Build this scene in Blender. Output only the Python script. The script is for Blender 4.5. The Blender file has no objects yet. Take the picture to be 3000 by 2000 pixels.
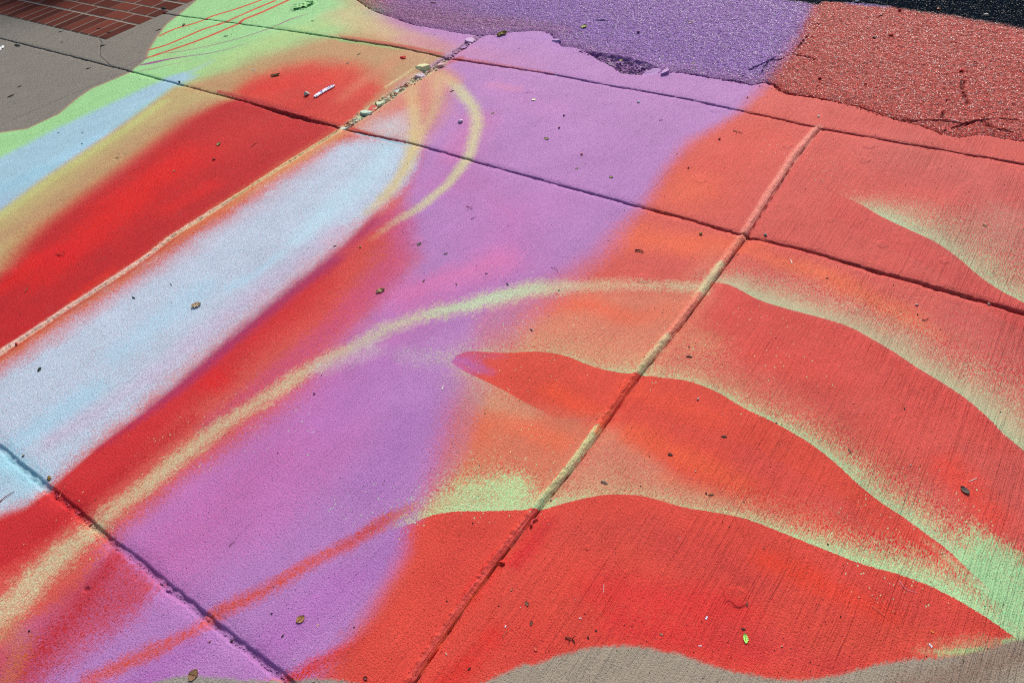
import bpy, bmesh, math, random
import numpy as np
from mathutils import Vector, Matrix
sc = bpy.context.scene
COL = sc.collection
random.seed(7); rng = np.random.default_rng(11)
f32 = np.float32

# ---------------------------------------------------------------- camera
HC = 1.5
CP = (2172.84, -0.722638, 0.753772, -0.162364)         # focal (3000 px wide frame), yaw, pitch, roll: solved from the joint grid
def cam_axes():
    _, yaw, pit, rol = CP
    c, s = math.cos, math.sin
    f = np.array([s(yaw)*c(pit), c(yaw)*c(pit), -s(pit)])
    r = np.array([c(yaw), -s(yaw), 0.0]); u = np.cross(r, f)
    return r*c(rol)+u*s(rol), -r*s(rol)+u*c(rol), f
_r, _u, _f = cam_axes()
cd = bpy.data.cameras.new('camera'); cam = bpy.data.objects.new('camera', cd); COL.objects.link(cam)
cam.matrix_world = Matrix(((_r[0], _u[0], -_f[0], 0), (_r[1], _u[1], -_f[1], 0), (_r[2], _u[2], -_f[2], HC), (0, 0, 0, 1)))
cd.sensor_width = 36; cd.lens = CP[0]/3000*36; cd.clip_start = .02; cd.clip_end = 300
cd.dof.use_dof = True; cd.dof.focus_distance = 2.15; cd.dof.aperture_fstop = 11.0
sc.camera = cam

# ---------------------------------------------------------------- light
SUN_AZ, SUN_EL = math.radians(-22), math.radians(40)    # azimuth from +Y towards +X; light comes from beyond the far edge
w = bpy.data.worlds.new('World'); sc.world = w; w.use_nodes = True
nt = w.node_tree; bg = nt.nodes['Background']
sky = nt.nodes.new('ShaderNodeTexSky'); sky.sky_type = 'NISHITA'; sky.sun_disc = False
sky.sun_elevation = SUN_EL; sky.sun_rotation = SUN_AZ; sky.dust_density = 3.0; sky.air_density = 1.0; sky.ozone_density = .6
nt.links.new(sky.outputs[0], bg.inputs[0]); bg.inputs[1].default_value = .09
sl = bpy.data.lights.new('sun', 'SUN'); sl.energy = 2.6; sl.angle = math.radians(20); sl.color = (1, .95, .88)
so = bpy.data.objects.new('sun', sl); COL.objects.link(so)
dirv = Vector((math.sin(SUN_AZ)*math.cos(SUN_EL), math.cos(SUN_AZ)*math.cos(SUN_EL), math.sin(SUN_EL)))
so.rotation_euler = dirv.to_track_quat('Z', 'Y').to_euler()
sc.view_settings.view_transform = 'Standard'; sc.view_settings.look = 'None'
sc.view_settings.exposure = 0.50; sc.cycles.use_denoising = False; sc.cycles.pixel_filter_type = 'BLACKMAN_HARRIS'; sc.cycles.filter_width = 1.0; sc.view_settings.gamma = 1.0

# ---------------------------------------------------------------- measuring: a point of the survey sheet -> metres on the pavement
def G(pts):
    P = np.atleast_2d(np.asarray(pts, float))
    d = _f[:, None]*CP[0] + _r[:, None]*(P[:, 0]-1500) - _u[:, None]*(P[:, 1]-1000)
    return np.stack([d[0]/-d[2]*HC, d[1]/-d[2]*HC], 1)
def LS(pts):                                             # local size of one survey unit in metres
    P = np.atleast_2d(np.asarray(pts, float))
    a = G(P); b = G(P+[4, 0])-a; c = G(P+[0, 4])-a
    return np.sqrt(np.abs(b[:, 0]*c[:, 1]-b[:, 1]*c[:, 0]))/4
def lin(c):
    c = np.asarray(c, float)/255
    return np.where(c <= .04045, c/12.92, ((c+.055)/1.055)**2.4).astype(f32)

def tag(o, label=None, cat=None, group=None, kind=None):
    if label: o['label'] = label
    if cat: o['category'] = cat
    if group: o['group'] = group
    if kind: o['kind'] = kind
    return o

# ---------------------------------------------------------------- joints, seam (world curves)
def curve_y(pts, x):                                    # y as a function of x
    W = G(pts); o = np.argsort(W[:, 0]); return np.interp(x, W[o, 0], W[o, 1]).astype(f32)
def curve_x(pts, y):
    W = G(pts); o = np.argsort(W[:, 1]); return np.interp(y, W[o, 1], W[o, 0]).astype(f32)
JA0 = [(490,41),(740,75),(998,112),(1160,137),(1312,170),(1450,191),(1625,219),(1800,252),(1998,286),(2200,330),(2404,375),(2670,424),(2998,480)]
JA1 = [(0,112),(180,157),(370,205),(520,245),(620,272),(714,295),(860,340),(950,362),(1030,383),(1214,422),(1400,474),(1670,549),(1850,598),(1998,636),(2190,692),(2380,737),(2580,797),(2800,858),(2998,916)]
JA2 = [(0,1313),(147,1434),(230,1503),(312,1577),(400,1642),(473,1702),(560,1772),(634,1836),(740,1918),(839,1996)]
JB0 = [(0,366),(130,308),(250,259),(370,205),(437,170)]
JB1 = [(1402,107),(1360,133),(1312,170),(1200,240),(1080,327),(998,379),(850,473),(670,589),(504,694),(420,759),(196,904),(0,1034)]
JB2 = [(2404,375),(2330,467),(2190,692),(2100,812),(2000,949),(1875,1101),(1701,1346),(1580,1492),(1464,1639),(1330,1825),(1214,1996)]
SEAM = [(700,-110),(900,-62),(1040,-3),(1089,31),(1134,47),(1179,62),(1210,74),(1268,83),(1312,92),(1357,100),(1411,105),(1455,104),(1491,96),(1536,93),(1585,92),(1612,100),(1629,117),(1643,136),(1692,143),(1732,163),(1750,176),(1786,192),(1817,213),(1848,219),(1893,219),(1938,212),(2000,214),(2045,223),(2103,232),(2156,241),(2201,250),(2241,243),(2268,254),(2286,270),(2321,279),(2379,286),(2446,299),(2513,313),(2580,337),(2625,353),(2679,364),(2723,379),(2759,395),(2813,404),(2871,397),(2915,402),(3000,417),(3200,460)]

# ---------------------------------------------------------------- value noise
def vnoise(x, y, sx, sy, seed):
    a = x/sx; b = y/sy
    i = np.floor(a).astype(np.int64); j = np.floor(b).astype(np.int64)
    fa = (a-i).astype(f32); fb = (b-j).astype(f32)
    fa = fa*fa*(3-2*fa); fb = fb*fb*(3-2*fb)
    def h(p, q):
        n = (p*374761393 + q*668265263 + seed*1442695041) & 0xffffffff
        n = ((n ^ (n >> 13))*1274126177) & 0xffffffff
        return ((n ^ (n >> 16)) & 0xffff).astype(f32)/65535
    v = (h(i, j)*(1-fa)+h(i+1, j)*fa)*(1-fb) + (h(i, j+1)*(1-fa)+h(i+1, j+1)*fa)*fb
    return v*2-1

# ---------------------------------------------------------------- paint engine (everything in metres on the slab)
def wcurve(pts, x, y, signed=False):
    """distance (m) to an open polyline in metres and the parameter 0..n-1 of the nearest point"""
    best = np.full(x.shape, 1e9, f32); par = np.zeros(x.shape, f32); sg = np.ones(x.shape, f32)
    for k in range(len(pts)-1):
        ax, ay = pts[k]; bx, by = pts[k+1]; dx, dy = bx-ax, by-ay
        L = dx*dx+dy*dy+1e-12
        t = np.clip(((x-ax)*dx+(y-ay)*dy)/L, 0, 1)
        ex = x-(ax+t*dx); ey = y-(ay+t*dy); d = ex*ex+ey*ey
        m = d < best
        best = np.where(m, d, best); par = np.where(m, k+t, par)
        if signed: sg = np.where(m, np.sign(dx*ey-dy*ex), sg)
    return np.sqrt(best), par, sg
def inside(pts, x, y):
    c = np.zeros(x.shape, bool); n = len(pts)
    for k in range(n):
        ax, ay = pts[k]; bx, by = pts[(k+1) % n]
        if ay == by: continue
        c ^= ((ay > y) != (by > y)) & (x < (bx-ax)*(y-ay)/(by-ay)+ax)
    return c
def smooth(t):
    t = np.clip(t, 0, 1); return t*t*(3-2*t)
def spline(pts, vals=None, n=3):                         # Catmull-Rom through survey points
    P = np.asarray(pts, float); 
    if vals is not None: P = np.c_[P, vals]
    if len(P) < 3: return P
    Q = np.vstack([2*P[0]-P[1], P, 2*P[-1]-P[-2]]); out = []
    for i in range(1, len(Q)-2):
        for k in range(n):
            t = k/n
            out.append(.5*((2*Q[i])+(-Q[i-1]+Q[i+1])*t+(2*Q[i-1]-5*Q[i]+4*Q[i+1]-Q[i+2])*t*t+(-Q[i-1]+3*Q[i]-3*Q[i+1]+Q[i+2])*t**3))
    out.append(P[-1]); return np.array(out)

class Coat:
    def __init__(s, x, y, noise):
        s.x, s.y = x, y; s.n1, s.n2, s.n3 = noise
        s.F = np.zeros((len(x), 3), f32); s.D = np.zeros((len(x), 3), f32)
    def put(s, idx, a, col, k=1.0):
        a = np.clip(a, 0, 1).astype(f32)[:, None]; col = lin(col)
        U = s.F[idx]; q = np.sqrt(a*(1-a))
        s.D[idx] = s.D[idx]*(1-a)+(col-U)*q*.9*k
        s.F[idx] = U+(col-U)*a
    def box(s, W, m):
        lo = W.min(0)-m; hi = W.max(0)+m
        return np.nonzero((s.x > lo[0]) & (s.x < hi[0]) & (s.y > lo[1]) & (s.y < hi[1]))[0]
    def fill(s, idx, col): s.F[idx] = lin(col); s.D[idx] = 0
    def poly(s, pts, col, feather, op=1.0, wob=.25, k=1.0):
        """closed area; feather in survey units, a number or one per point"""
        fe = np.broadcast_to(np.asarray(feather, float), (len(pts),))
        W = G(pts); fm = fe*LS(pts)
        idx = s.box(W, fm.max()*1.3+.02); x, y = s.x[idx], s.y[idx]
        Wc = np.vstack([W, W[:1]]); d, t, _ = wcurve(Wc, x, y)
        f = np.interp(t, np.arange(len(Wc)), np.append(fm, fm[0])).astype(f32)
        ins = inside(W, x, y); sd = np.where(ins, d, -d)
        sd = sd + f*wob*(s.n1[idx]*.5+s.n2[idx]*.35) + np.minimum(f, .03)*s.n3[idx]*.35*min(1, wob*4)
        s.put(idx, op*smooth(.5+sd/(2*f+1e-5)), col, k)
    def stroke(s, pts, col, rad, op=1.0, wob=.2, hard=0.0, n=3, k=1.0):
        """spray line; rad in survey units, op a number or one per point"""
        rd = np.broadcast_to(np.asarray(rad, float), (len(pts),)); o = np.broadcast_to(np.asarray(op, float), (len(pts),))
        if len(pts) == 1: pts = [pts[0], (pts[0][0]+1, pts[0][1])]; rd = np.repeat(rd, 2); o = np.repeat(o, 2)
        S = spline(pts, np.c_[rd, o], n); W = G(S[:, :2]); rm = S[:, 2]*LS(S[:, :2])
        idx = s.box(W, rm.max()*1.2); x, y = s.x[idx], s.y[idx]
        d, t, _ = wcurve(W, x, y); ar = np.arange(len(W))
        r = np.interp(t, ar, rm).astype(f32); a = np.interp(t, ar, np.clip(S[:, 3], 0, 1)).astype(f32)
        q = d/r + wob*(s.n1[idx]*.4+s.n2[idx]*.3) + s.n3[idx]*wob*.4
        s.put(idx, a*smooth((1-q)/(1-hard)), col, k)
    def blob(s, c, col, r, op=1.0, wob=.3, r2=None, ang=0):
        if r2 is None: s.stroke([c], col, r, op, wob)
        else:
            e = max(r-r2, 1); a = math.radians(ang); dx, dy = math.cos(a)*e, -math.sin(a)*e
            s.stroke([(c[0]-dx, c[1]-dy), c, (c[0]+dx, c[1]+dy)], col, r2, op, wob)
    def edge_fade(s, pts, col, width, op=1.0, inner=14, p=1.3, side=1, wob=.2):
        """spray held against a stencil: full at the curve, fading on one side"""
        wd = np.broadcast_to(np.asarray(width, float), (len(pts),)); o = np.broadcast_to(np.asarray(op, float), (len(pts),))
        S = spline(pts, np.c_[wd, o], 3); W = G(S[:, :2]); ls = LS(S[:, :2]); wm = S[:, 2]*ls
        idx = s.box(W, wm.max()*2.2); x, y = s.x[idx], s.y[idx]
        d, t, sg = wcurve(W, x, y, True); ar = np.arange(len(W))
        wv = np.interp(t, ar, wm).astype(f32); a = np.interp(t, ar, np.clip(S[:, 3], 0, 1)).astype(f32)
        inn = np.interp(t, ar, inner*ls).astype(f32)
        out = sg*side > 0
        q = np.where(out, d/wv, d/inn) + np.where(out, wob*(s.n1[idx]*.35+s.n2[idx]*.3), 0)
        al = a*np.where(out, np.exp(-np.maximum(q, 0)**p*1.6)*smooth((2.2-q)/1.0), smooth(1.6-q))
        al = np.clip(al*(1+.30*s.n2[idx]*(1-al)*2), 0, 1)
        s.put(idx, al, col)

# ---------------------------------------------------------------- palette (colour of the paint itself)
RED=(200,38,38); REDB=(212,24,20); REDD=(184,30,34); CORAL=(205,86,78); ORANGE=(225,100,68); TOMATO=(214,76,62); CRIM=(208,48,52)
PURP=(174,120,180); VIOL=(160,118,198); ORCH=(190,104,168); PINK=(206,112,150); MAGE=(178,52,96)
GREEN=(152,205,140); MINT=(165,215,160); LIME=(168,198,128); YEL=(208,200,126); TAN=(204,160,116); OTAN=(208,124,84)
SKY=(156,192,207); PALE=(182,198,216); CONC=(150,143,132); BARE=(24,34,46)

# lobes: stencil curves
LA = [(2440,560),(2491,585),(2536,607),(2589,638),(2670,676),(2737,708),(2804,753),(2871,811),(2938,855),(3000,887),(3080,940),(3200,1010),(3330,1090)]
LB = [(2080,820),(2107,826),(2156,842),(2223,878),(2290,900),(2357,918),(2424,936),(2491,958),(2558,994),(2625,1034),(2692,1079),(2759,1119),(2826,1163),(2893,1221),(2946,1275),(3000,1320),(3080,1400),(3160,1480),(3240,1570)]
LC = [(1340,1040),(1372,1030),(1424,1031),(1491,1034),(1558,1030),(1616,1034),(1670,1047),(1737,1074),(1804,1090),(1875,1097),(1940,1106),(2000,1113),(2045,1125),(2112,1154),(2179,1195),(2246,1226),(2313,1262),(2379,1302),(2446,1354),(2513,1416),(2580,1470),(2647,1514),(2714,1563),(2781,1613),(2826,1657),(2875,1702),(2915,1745)]
LCL = [(1321,1061),(1356,1085),(1393,1103),(1469,1139),(1536,1177),(1580,1199),(1620,1222)]
LD = [(1205,1533),(1230,1522),(1268,1508),(1335,1497),(1424,1496),(1513,1493),(1580,1490),(1625,1481),(1692,1463),(1759,1450),(1817,1447),(1893,1454),(2000,1484),(2089,1499),(2179,1517),(2268,1550),(2357,1586),(2446,1621),(2536,1655),(2625,1679),(2714,1711),(2804,1755),(2893,1809),(2982,1871),(3060,1925)]

def paint_all(x, y):
    nz = (vnoise(x, y, .16, .16, 1)*.6+vnoise(x, y, .07, .07, 2)*.4, vnoise(x, y, .03, .045, 3)*.6+vnoise(x, y, .012, .02, 4)*.4,
          vnoise(x, y, .007, .014, 5))
    c = Coat(x, y, nz); allv = np.arange(len(x))
    c.fill(allv, CORAL)
    P = c.poly; S = c.stroke; B = c.blob
    # ---- right half: coral slabs with orange and red bursts
    B((2120,470), TOMATO, 260, .55, r2=150, ang=40); B((2020,560), ORANGE, 130, .6)
    B((1900,700), ORANGE, 250, .8, r2=90, ang=-10); B((2110,720), ORANGE, 160, .75, r2=60)
    S([(2180,735),(2300,770),(2430,810),(2560,880),(2680,930),(2760,990)], ORANGE, [30,55,60,50,55,25], [.3,.9,.95,.6,.6,.2])
    B((2560,880), ORANGE, 150, .5, r2=60, ang=-25); B((2700,965), ORANGE, 90, .5, r2=40, ang=-20)
    B((2230,1010), TOMATO, 330, .5, r2=150, ang=-20); B((2050,1000), TAN, 110, .35)
    B((1990,900), (205,112,92), 260, .6, r2=90, ang=50)
    B((2350,1080), TOMATO, 200, .5, r2=90, ang=-20); B((2500,1250), (196,74,66), 260, .6, r2=110, ang=-40)
    B((2840,1440), (222,70,56), 190, .8, r2=100, ang=-50); B((2650,1270), TOMATO, 160, .4)
    B((2920,700), (190,96,90), 260, .7); B((2900,980), (192,80,78), 240, .6, r2=160, ang=-30)
    B((2800,500), (196,94,88), 300, .6, r2=150, ang=-20)
    # between arc and second lobe: salmon and tan
    P([(1480,900),(1700,850),(2060,845),(2010,960),(1880,1095),(1600,1030),(1440,1010)], (208,122,96), 55, .9)
    S([(1500,930),(1600,900),(1720,890),(1850,930),(1960,905)], (226,100,72), 55, [.3,.75,.8,.6,.3])
    # lower slab left of the long joint and inside right slab
    P([(1380,1130),(1640,1215),(1830,1235),(1700,1345),(1560,1500),(1250,1510),(1330,1240)], (206,112,86), [30,30,40,30,20,20,60], 1)
    S([(1380,1170),(1450,1190),(1540,1220)], (202,140,110), 50, .6)
    B((1565,1265), (224,110,78), 150, .9, r2=60, ang=-20); B((1400,1250), (214,100,70), 90, .8)
    B((2010,1330), (224,84,58), 330, .95, r2=110, ang=-22); B((1850,1290), (220,80,60), 150, .7, r2=80, ang=-40)
    P([(1750,1250),(1840,1240),(1980,1390),(2200,1475),(2060,1490),(1760,1440),(1600,1480),(1640,1400)], (204,130,104), 45, .75)
    B((2020,1420), (220,110,76), 120, .5, r2=45, ang=-15)
    P([(1760,1090),(2045,1120),(2313,1262),(2513,1416),(2714,1563),(2860,1690),(2700,1650),(2400,1570),(2150,1470),(2010,1400),(1850,1270),(1700,1180)], (214,74,60), [40,20,20,20,20,30,50,60,60,50,40,40], .9)
    B((2010,1340), (228,92,60), 240, .8, r2=70, ang=-24)
    P([(2140,850),(2290,915),(2500,965),(2700,1095),(2850,1195),(2990,1330),(2900,1330),(2600,1200),(2300,1060),(2080,960)], (208,76,68), [20,20,20,20,20,20,60,80,80,60], .7)
    B((2330,1420), (208,76,66), 260, .8, r2=120, ang=-30); B((2540,1560), (206,80,70), 200, .7, r2=60, ang=-35)
    # ---- purple field
    P([(1010,-200),(1120,60),(1180,110),(1205,200),(1130,330),(1230,430),(1190,560),(1160,640),(1210,760),(1080,920),(900,1150),(760,1260),(560,1400),(360,1560),(250,1750),(60,1850),(-80,2100),
       (900,2150),(1000,1900),(1085,1790),(1140,1700),(1200,1612),(1230,1522),(1255,1450),(1290,1370),(1330,1210),(1400,1120),(1440,1010),(1580,870),(1670,806),(1759,739),(1826,663),(1875,612),(1915,549),(1951,491),(2022,410),(2098,370),(2165,330),(2200,290),(2245,245),(2268,192),(2312,134),(2350,75),(2400,-30),(2400,-200)],
      PURP, [40,50,60,60,60,30,30,40,60,60,60,60,60,60,60,60,40,40,60,50,50,46,20,60,70,80,80,110,90,70,60,50,34,30,30,30,26,22,24,30,30,30,10,10,10], 1.0, .2)
    # violet on the asphalt, pinker towards the centre
    P([(1350,-150),(1400,60),(1650,110),(1900,190),(2230,230),(2330,110),(2400,-100)], VIOL, [140,90,70,60,30,30,30], .85)
    S([(1130,30),(1230,50),(1330,60),(1500,70),(1650,90)], (168,112,158), [60,70,60,50,40], [.7,.9,.8,.7,.4])
    S([(1250,120),(1400,160),(1560,190)], (186,124,168), 60, [.8,.7,.3])
    S([(1440,250),(1480,270),(1560,300),(1640,330)], (186,124,186), [60,70,70,50], .6)
    B((1480,255), (200,126,168), 60, .6, r2=25, ang=-10); B((1370,400), (198,112,164), 130, .6, r2=70, ang=60)
    B((1600,420), (182,126,186), 190, .5, r2=90, ang=20)
    B((1500,640), (184,120,184), 260, .6, r2=140, ang=25)
    P([(1250,540),(1420,560),(1500,640),(1420,800),(1230,900),(1010,1010),(760,1250),(560,1400),(350,1600),(330,1750),(560,1700),(820,1500),(1010,1300),(1050,1100),(1300,900),(1560,790),(1480,620),(1350,480)], ORCH, 120, .75)
    B((1330,810), (206,116,172), 220, .85, r2=80, ang=20); B((1200,870), (196,104,160), 130, .6)
    B((900,1400), (186,112,176), 330, .6, r2=150, ang=45); B((1050,1150), (180,116,184), 240, .6, r2=120, ang=45)
    B((1140,1330), (166,110,176), 220, .6, r2=120, ang=60); B((1150,1610), (164,108,176), 150, .6, r2=70, ang=55)
    B((900,1800), (176,106,178), 260, .6, r2=120, ang=40); B((480,1950), (168,98,170), 200, .6, r2=100, ang=40)
    # purple/orange mixing veil right of the field
    S([(1450,1010),(1430,930),(1530,880),(1640,840),(1750,770)], (196,112,120), [60,60,60,50,40], [.5,.4,.4,.3,.2])
    S([(1400,1130),(1370,1200),(1340,1320),(1290,1420)], (186,112,130), [50,60,50,40], .55)
    # ---- far left: green, blue, yellow, red bands
    P([(-400,400),(0,388),(80,377),(170,335),(223,290),(268,259),(312,241),(375,214),(388,203),(410,186),(428,172),(435,147),(460,107),(487,71),(527,40),(576,0),(700,-90),(1000,-160),(1010,-30),(1080,40),(1060,100),(980,120),(880,190),(700,240),(560,240),(420,330),(200,440),(-400,700)],
      GREEN, [6,6,6,6,6,6,6,6,4,4,4,4,4,4,4,4,10,60,40,60,60,50,60,50,40,30,30,30], 1, .0)
    S([(560,235),(640,190),(740,150),(840,110),(960,70)], LIME, [60,70,80,80,60], [.5,.8,.9,.9,.7])
    P([(600,300),(560,255),(640,215),(760,165),(900,120),(1010,95),(1180,105),(1300,140),(1320,170),(1180,240),(1020,380),(880,340),(720,295)], (182,142,98), [20,30,40,40,40,40,50,30,10,20,10,10,10], .95)
    S([(1000,40),(1080,75),(1180,110),(1240,120)], (196,178,132), [60,55,45,40], [.8,.8,.6,.3])
    S([(1180,110),(1260,130),(1330,150)], (196,128,140), [35,40,30], [.6,.8,.5])
    P([(660,285),(740,225),(830,195),(930,180),(1020,190),(1110,225),(1130,255),(1015,372),(900,345),(780,310)], (205,62,48), [20,40,46,46,46,40,24,6,10,14], 1, .35)
    B((850,245), (212,44,36), 130, .7, r2=50, ang=10); B((1000,215), (214,64,44), 70, .6); B((920,320), (196,48,44), 90, .5)
    S([(1170,170),(1060,240),(1000,290)], (206,120,90), 30, [.3,.5,.3])
    S([(600,130),(500,158),(560,200)], LIME, 40, .3)
    # far-left slab
    P([(-300,520),(0,464),(134,393),(268,330),(402,268),(482,232),(536,214),(570,225),(513,254),(446,304),(380,357),(268,437),(134,531),(0,634),(-300,800)], SKY, [16,16,16,16,16,12,12,14,22,22,26,28,30,34,34], 1, .35)
    S([(500,228),(560,210),(620,180)], SKY, [22,18,12], [.8,.5,.2])
    B((60,530), (140,192,214), 110, .4, r2=40, ang=25); B((240,430), (160,208,232), 100, .4, r2=30, ang=30); B((20,600), (160,178,210), 80, .4)
    P([(-300,850),(0,628),(134,528),(268,436),(380,356),(446,304),(513,254),(590,262),(690,285),(560,345),(446,420),(357,485),(223,585),(110,690),(40,780),(-300,1000)], (184,162,110), [24,24,24,22,18,14,14,20,20,40,40,40,44,44,44,44], 1, .3)
    S([(0,632),(134,535),(268,445),(380,370),(480,298)], (188,190,118), [34,32,30,26,20], .85)
    S([(0,700),(120,620),(240,530),(360,440),(470,370),(600,300)], (180,132,98), [44,44,40,40,34,30], .6, .4)
    P([(-300,1050),(0,790),(60,715),(120,660),(223,588),(357,492),(446,425),(536,355),(640,300),(700,288),(790,318),(880,344),(998,381),(850,473),(670,589),(504,694),(420,759),(196,904),(0,1034),(-300,1260)],
      REDD, [64,64,56,56,56,52,50,46,34,10,4,4,3,3,3,3,3,3,3,3], 1, .3)
    B((880,300), (196,40,38), 120, .5); B((420,600), (196,26,28), 240, .5, r2=110, ang=35)
    B((450,530), REDB, 230, .9, r2=110, ang=35); B((250,700), REDB, 250, .7, r2=100, ang=40); B((560,575), REDB, 110, .6, r2=50, ang=30)
    B((60,800), REDB, 110, .7, r2=45, ang=40); B((270,835), (212,40,26), 90, .7, r2=30, ang=35); B((180,745), (214,20,30), 70, .7); B((700,400), (200,44,42), 130, .5)
    S([(110,960),(230,880),(420,750),(560,655)], (190,50,46), [26,26,26,24], .5)
    # ---- main slab: orange edge, pale blue band, crimson crease
    P([(1010,385),(1120,305),(1200,240),(1290,190),(1330,230),(1300,330),(1240,420),(1120,400)], (206,132,106), [6,6,10,30,30,40,30,10], .9)
    S([(1200,300),(1130,350),(1090,390)], (204,110,100), [40,40,30], .7)
    S([(1000,390),(850,484),(670,602),(504,708),(420,773),(196,918),(0,1052),(-150,1150)], (202,104,70), [44,44,42,42,42,44,46,46], .95, .3)
    S([(1000,392),(850,488),(670,606)], (208,146,96), [20,22,18], [.6,.6,.3])
    S([(504,704),(420,768),(196,912),(0,1046)], (186,72,56), [16,16,18,20], .7)
    P([(990,425),(1060,405),(1130,402),(1226,430),(1219,482),(1179,549),(1112,616),(1030,680),(850,838),(670,985),(536,1090),(424,1180),(313,1268),(190,1380),(120,1440),(60,1480),(-200,1620),(-200,1240),(0,1090),(196,960),(420,812),(504,752),(670,645),(850,520)],
      PALE, [30,30,34,16,14,22,34,54,74,86,86,80,70,54,30,50,50,50,54,56,56,50,46,40], .96, .6)
    P([(1100,350),(1190,330),(1220,420),(1130,395),(1060,390)], (190,196,206), 45, .75)
    S([(1140,430),(1080,520),(980,600),(880,700)], (180,212,226), [46,60,60,50], .7)
    B((770,785), (172,208,226), 90, .5, r2=20, ang=38); B((690,830), (172,206,224), 50, .5, r2=30, ang=38); B((470,940), (168,202,220), 220, .6, r2=70, ang=38); B((160,1220), (160,198,216), 200, .7, r2=70, ang=35)
    B((40,1370), (146,196,212), 130, .9, r2=60, ang=-35); S([(0,1420),(60,1450),(120,1500)], (160,190,206), [60,50,20], [.7,.5,.1])
    S([(980,680),(830,800),(660,930),(500,1050),(330,1180),(150,1290)], (196,170,196), [60,66,70,66,60,50], .45, .5)
    S([(960,470),(820,570),(640,690),(480,790),(300,900),(120,1010)], (196,176,190), [40,46,46,46,46,46], .4, .6)
    # crease and red band
    P([(1110,620),(1125,638),(1090,700),(1020,790),(930,900),(775,1030),(600,1175),(450,1315),(320,1450),(200,1550),(60,1655),(-200,1800),(-200,1600),(0,1510),(70,1490),(147,1434),(286,1309),(424,1208),(536,1119),(670,1003),(826,873),(1000,735),(1060,670)],
      (196,44,48), [24,80,100,100,90,76,64,56,50,46,44,50,30,24,16,10,8,8,8,8,8,8,14], 1, .22)
    S([(1100,650),(1000,740),(826,878),(670,1008),(536,1124),(424,1213),(286,1314)], (156,46,96), [34,40,40,38,36,32,18], [.7,.8,.8,.8,.75,.55,.2], .25)
    B((1080,700), (206,74,62), 110, .5, r2=40, ang=30); B((900,880), (200,42,44), 120, .5, r2=50, ang=40); B((640,1115), (214,24,28), 70, .6)
    B((960,905), (210,60,60), 150, .3)
    S([(1160,640),(1170,740),(1080,850),(950,980),(790,1110),(620,1240)], (188,72,124), [70,80,80,70,60,50], [.6,.62,.6,.55,.5,.4], .4)
    S([(560,1230),(400,1350),(250,1460),(120,1560)], (186,36,42), [40,40,40,40], .6)
    # band of pale green that sweeps over into the arc
    S([(-40,1850),(13,1795),(112,1690),(223,1590),(290,1540),(335,1496),(446,1412),(536,1335),(670,1235),(804,1152),(893,1090),(1000,1030)], (200,104,84), [100,100,90,84,76,74,70,66,58,50,46,40], .55)
    S([(-40,1850),(13,1795),(112,1690),(223,1590),(290,1535),(335,1492),(446,1408),(536,1332),(670,1232),(804,1150),(893,1088),(1045,1012),(1134,963),(1246,922),(1357,898),(1469,869),(1580,846),(1714,838),(1848,834),(1982,838),(2060,842)],
      (196,198,156), [84,80,72,62,52,50,48,46,42,42,42,44,46,48,46,46,44,36,36,34,30], [.62,.62,.66,.64,.6,.6,.62,.62,.58,.56,.6,.6,.62,.66,.64,.66,.7,.5,.4,.56,.5], .5)
    S([(1246,920),(1357,896),(1469,867),(1580,844)], (180,214,170), [20,22,22,20], [.3,.5,.5,.4], .6)
    B((1020,1050), (190,170,180), 130, .5, r2=50, ang=20); S([(1180,1035),(1240,1050),(1320,1050)], (184,170,178), 50, .28)
    # left foreground slab
    P([(-100,1990),(60,1860),(150,1780),(300,1640),(330,1600),(460,1712),(400,1800),(250,1900),(120,2010),(-100,2200)], (186,64,80), [50,50,50,30,10,30,60,70,60,50], .85)
    S([(330,1640),(270,1730),(200,1820),(60,1960)], (184,44,56), [40,50,56,60], [.7,.7,.65,.6])
    S([(20,2000),(60,1900),(30,1850)], (190,110,76), 60, .5)
    # yellow loops by the crossing
    S([(1293,219),(1329,245),(1361,281),(1389,319),(1397,366),(1389,402),(1379,442),(1353,487),(1312,540),(1268,576),(1223,612),(1165,645),(1090,700)], (204,204,144), [18,22,23,23,23,22,22,22,22,22,22,22,16], [.4,.66,.72,.74,.76,.74,.76,.76,.72,.7,.62,.42,.1], .25)
    S([(1275,215),(1281,240),(1283,281),(1274,313),(1261,344),(1240,383),(1226,412)], (200,176,130), [30,26,22,20,19,18,16], [.5,.5,.45,.45,.5,.5,.4], .4)
    S([(1215,225),(1204,266),(1208,302),(1215,344),(1215,387),(1210,415),(1208,440),(1192,482),(1165,527),(1125,576),(1075,622)], (206,184,122), [24,26,24,22,26,28,28,27,27,26,22], [.4,.5,.55,.66,.78,.84,.86,.84,.8,.7,.35], .25)
    S([(1240,225),(1290,215),(1340,240)], (204,142,110), [30,34,24], .5)
    # orange streaks in the lower purple
    S([(250,2000),(379,1938),(491,1885),(580,1840),(625,1800),(714,1757),(804,1712),(893,1655),(1000,1602),(1067,1566),(1134,1520),(1214,1480)], (204,78,66), [46,46,46,46,46,44,44,42,40,38,36,28], [.75,.8,.8,.8,.85,.82,.84,.8,.78,.72,.6,.3], .4)
    S([(1000,1600),(1110,1530),(1200,1490)], (190,70,80), 26, [.4,.6,.4])
    S([(760,2020),(870,1979),(938,1940),(1000,1912),(1089,1874),(1160,1826),(1230,1770)], (206,54,48), [40,44,48,50,56,66,70], [.6,.85,.85,.85,.85,.8,.5], .35)
    P([(880,2020),(980,1930),(1090,1860),(1180,1720),(1240,1600),(1400,1800),(1300,2050)], (206,70,58), [40,40,50,40,30,30,30], .85)
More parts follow.
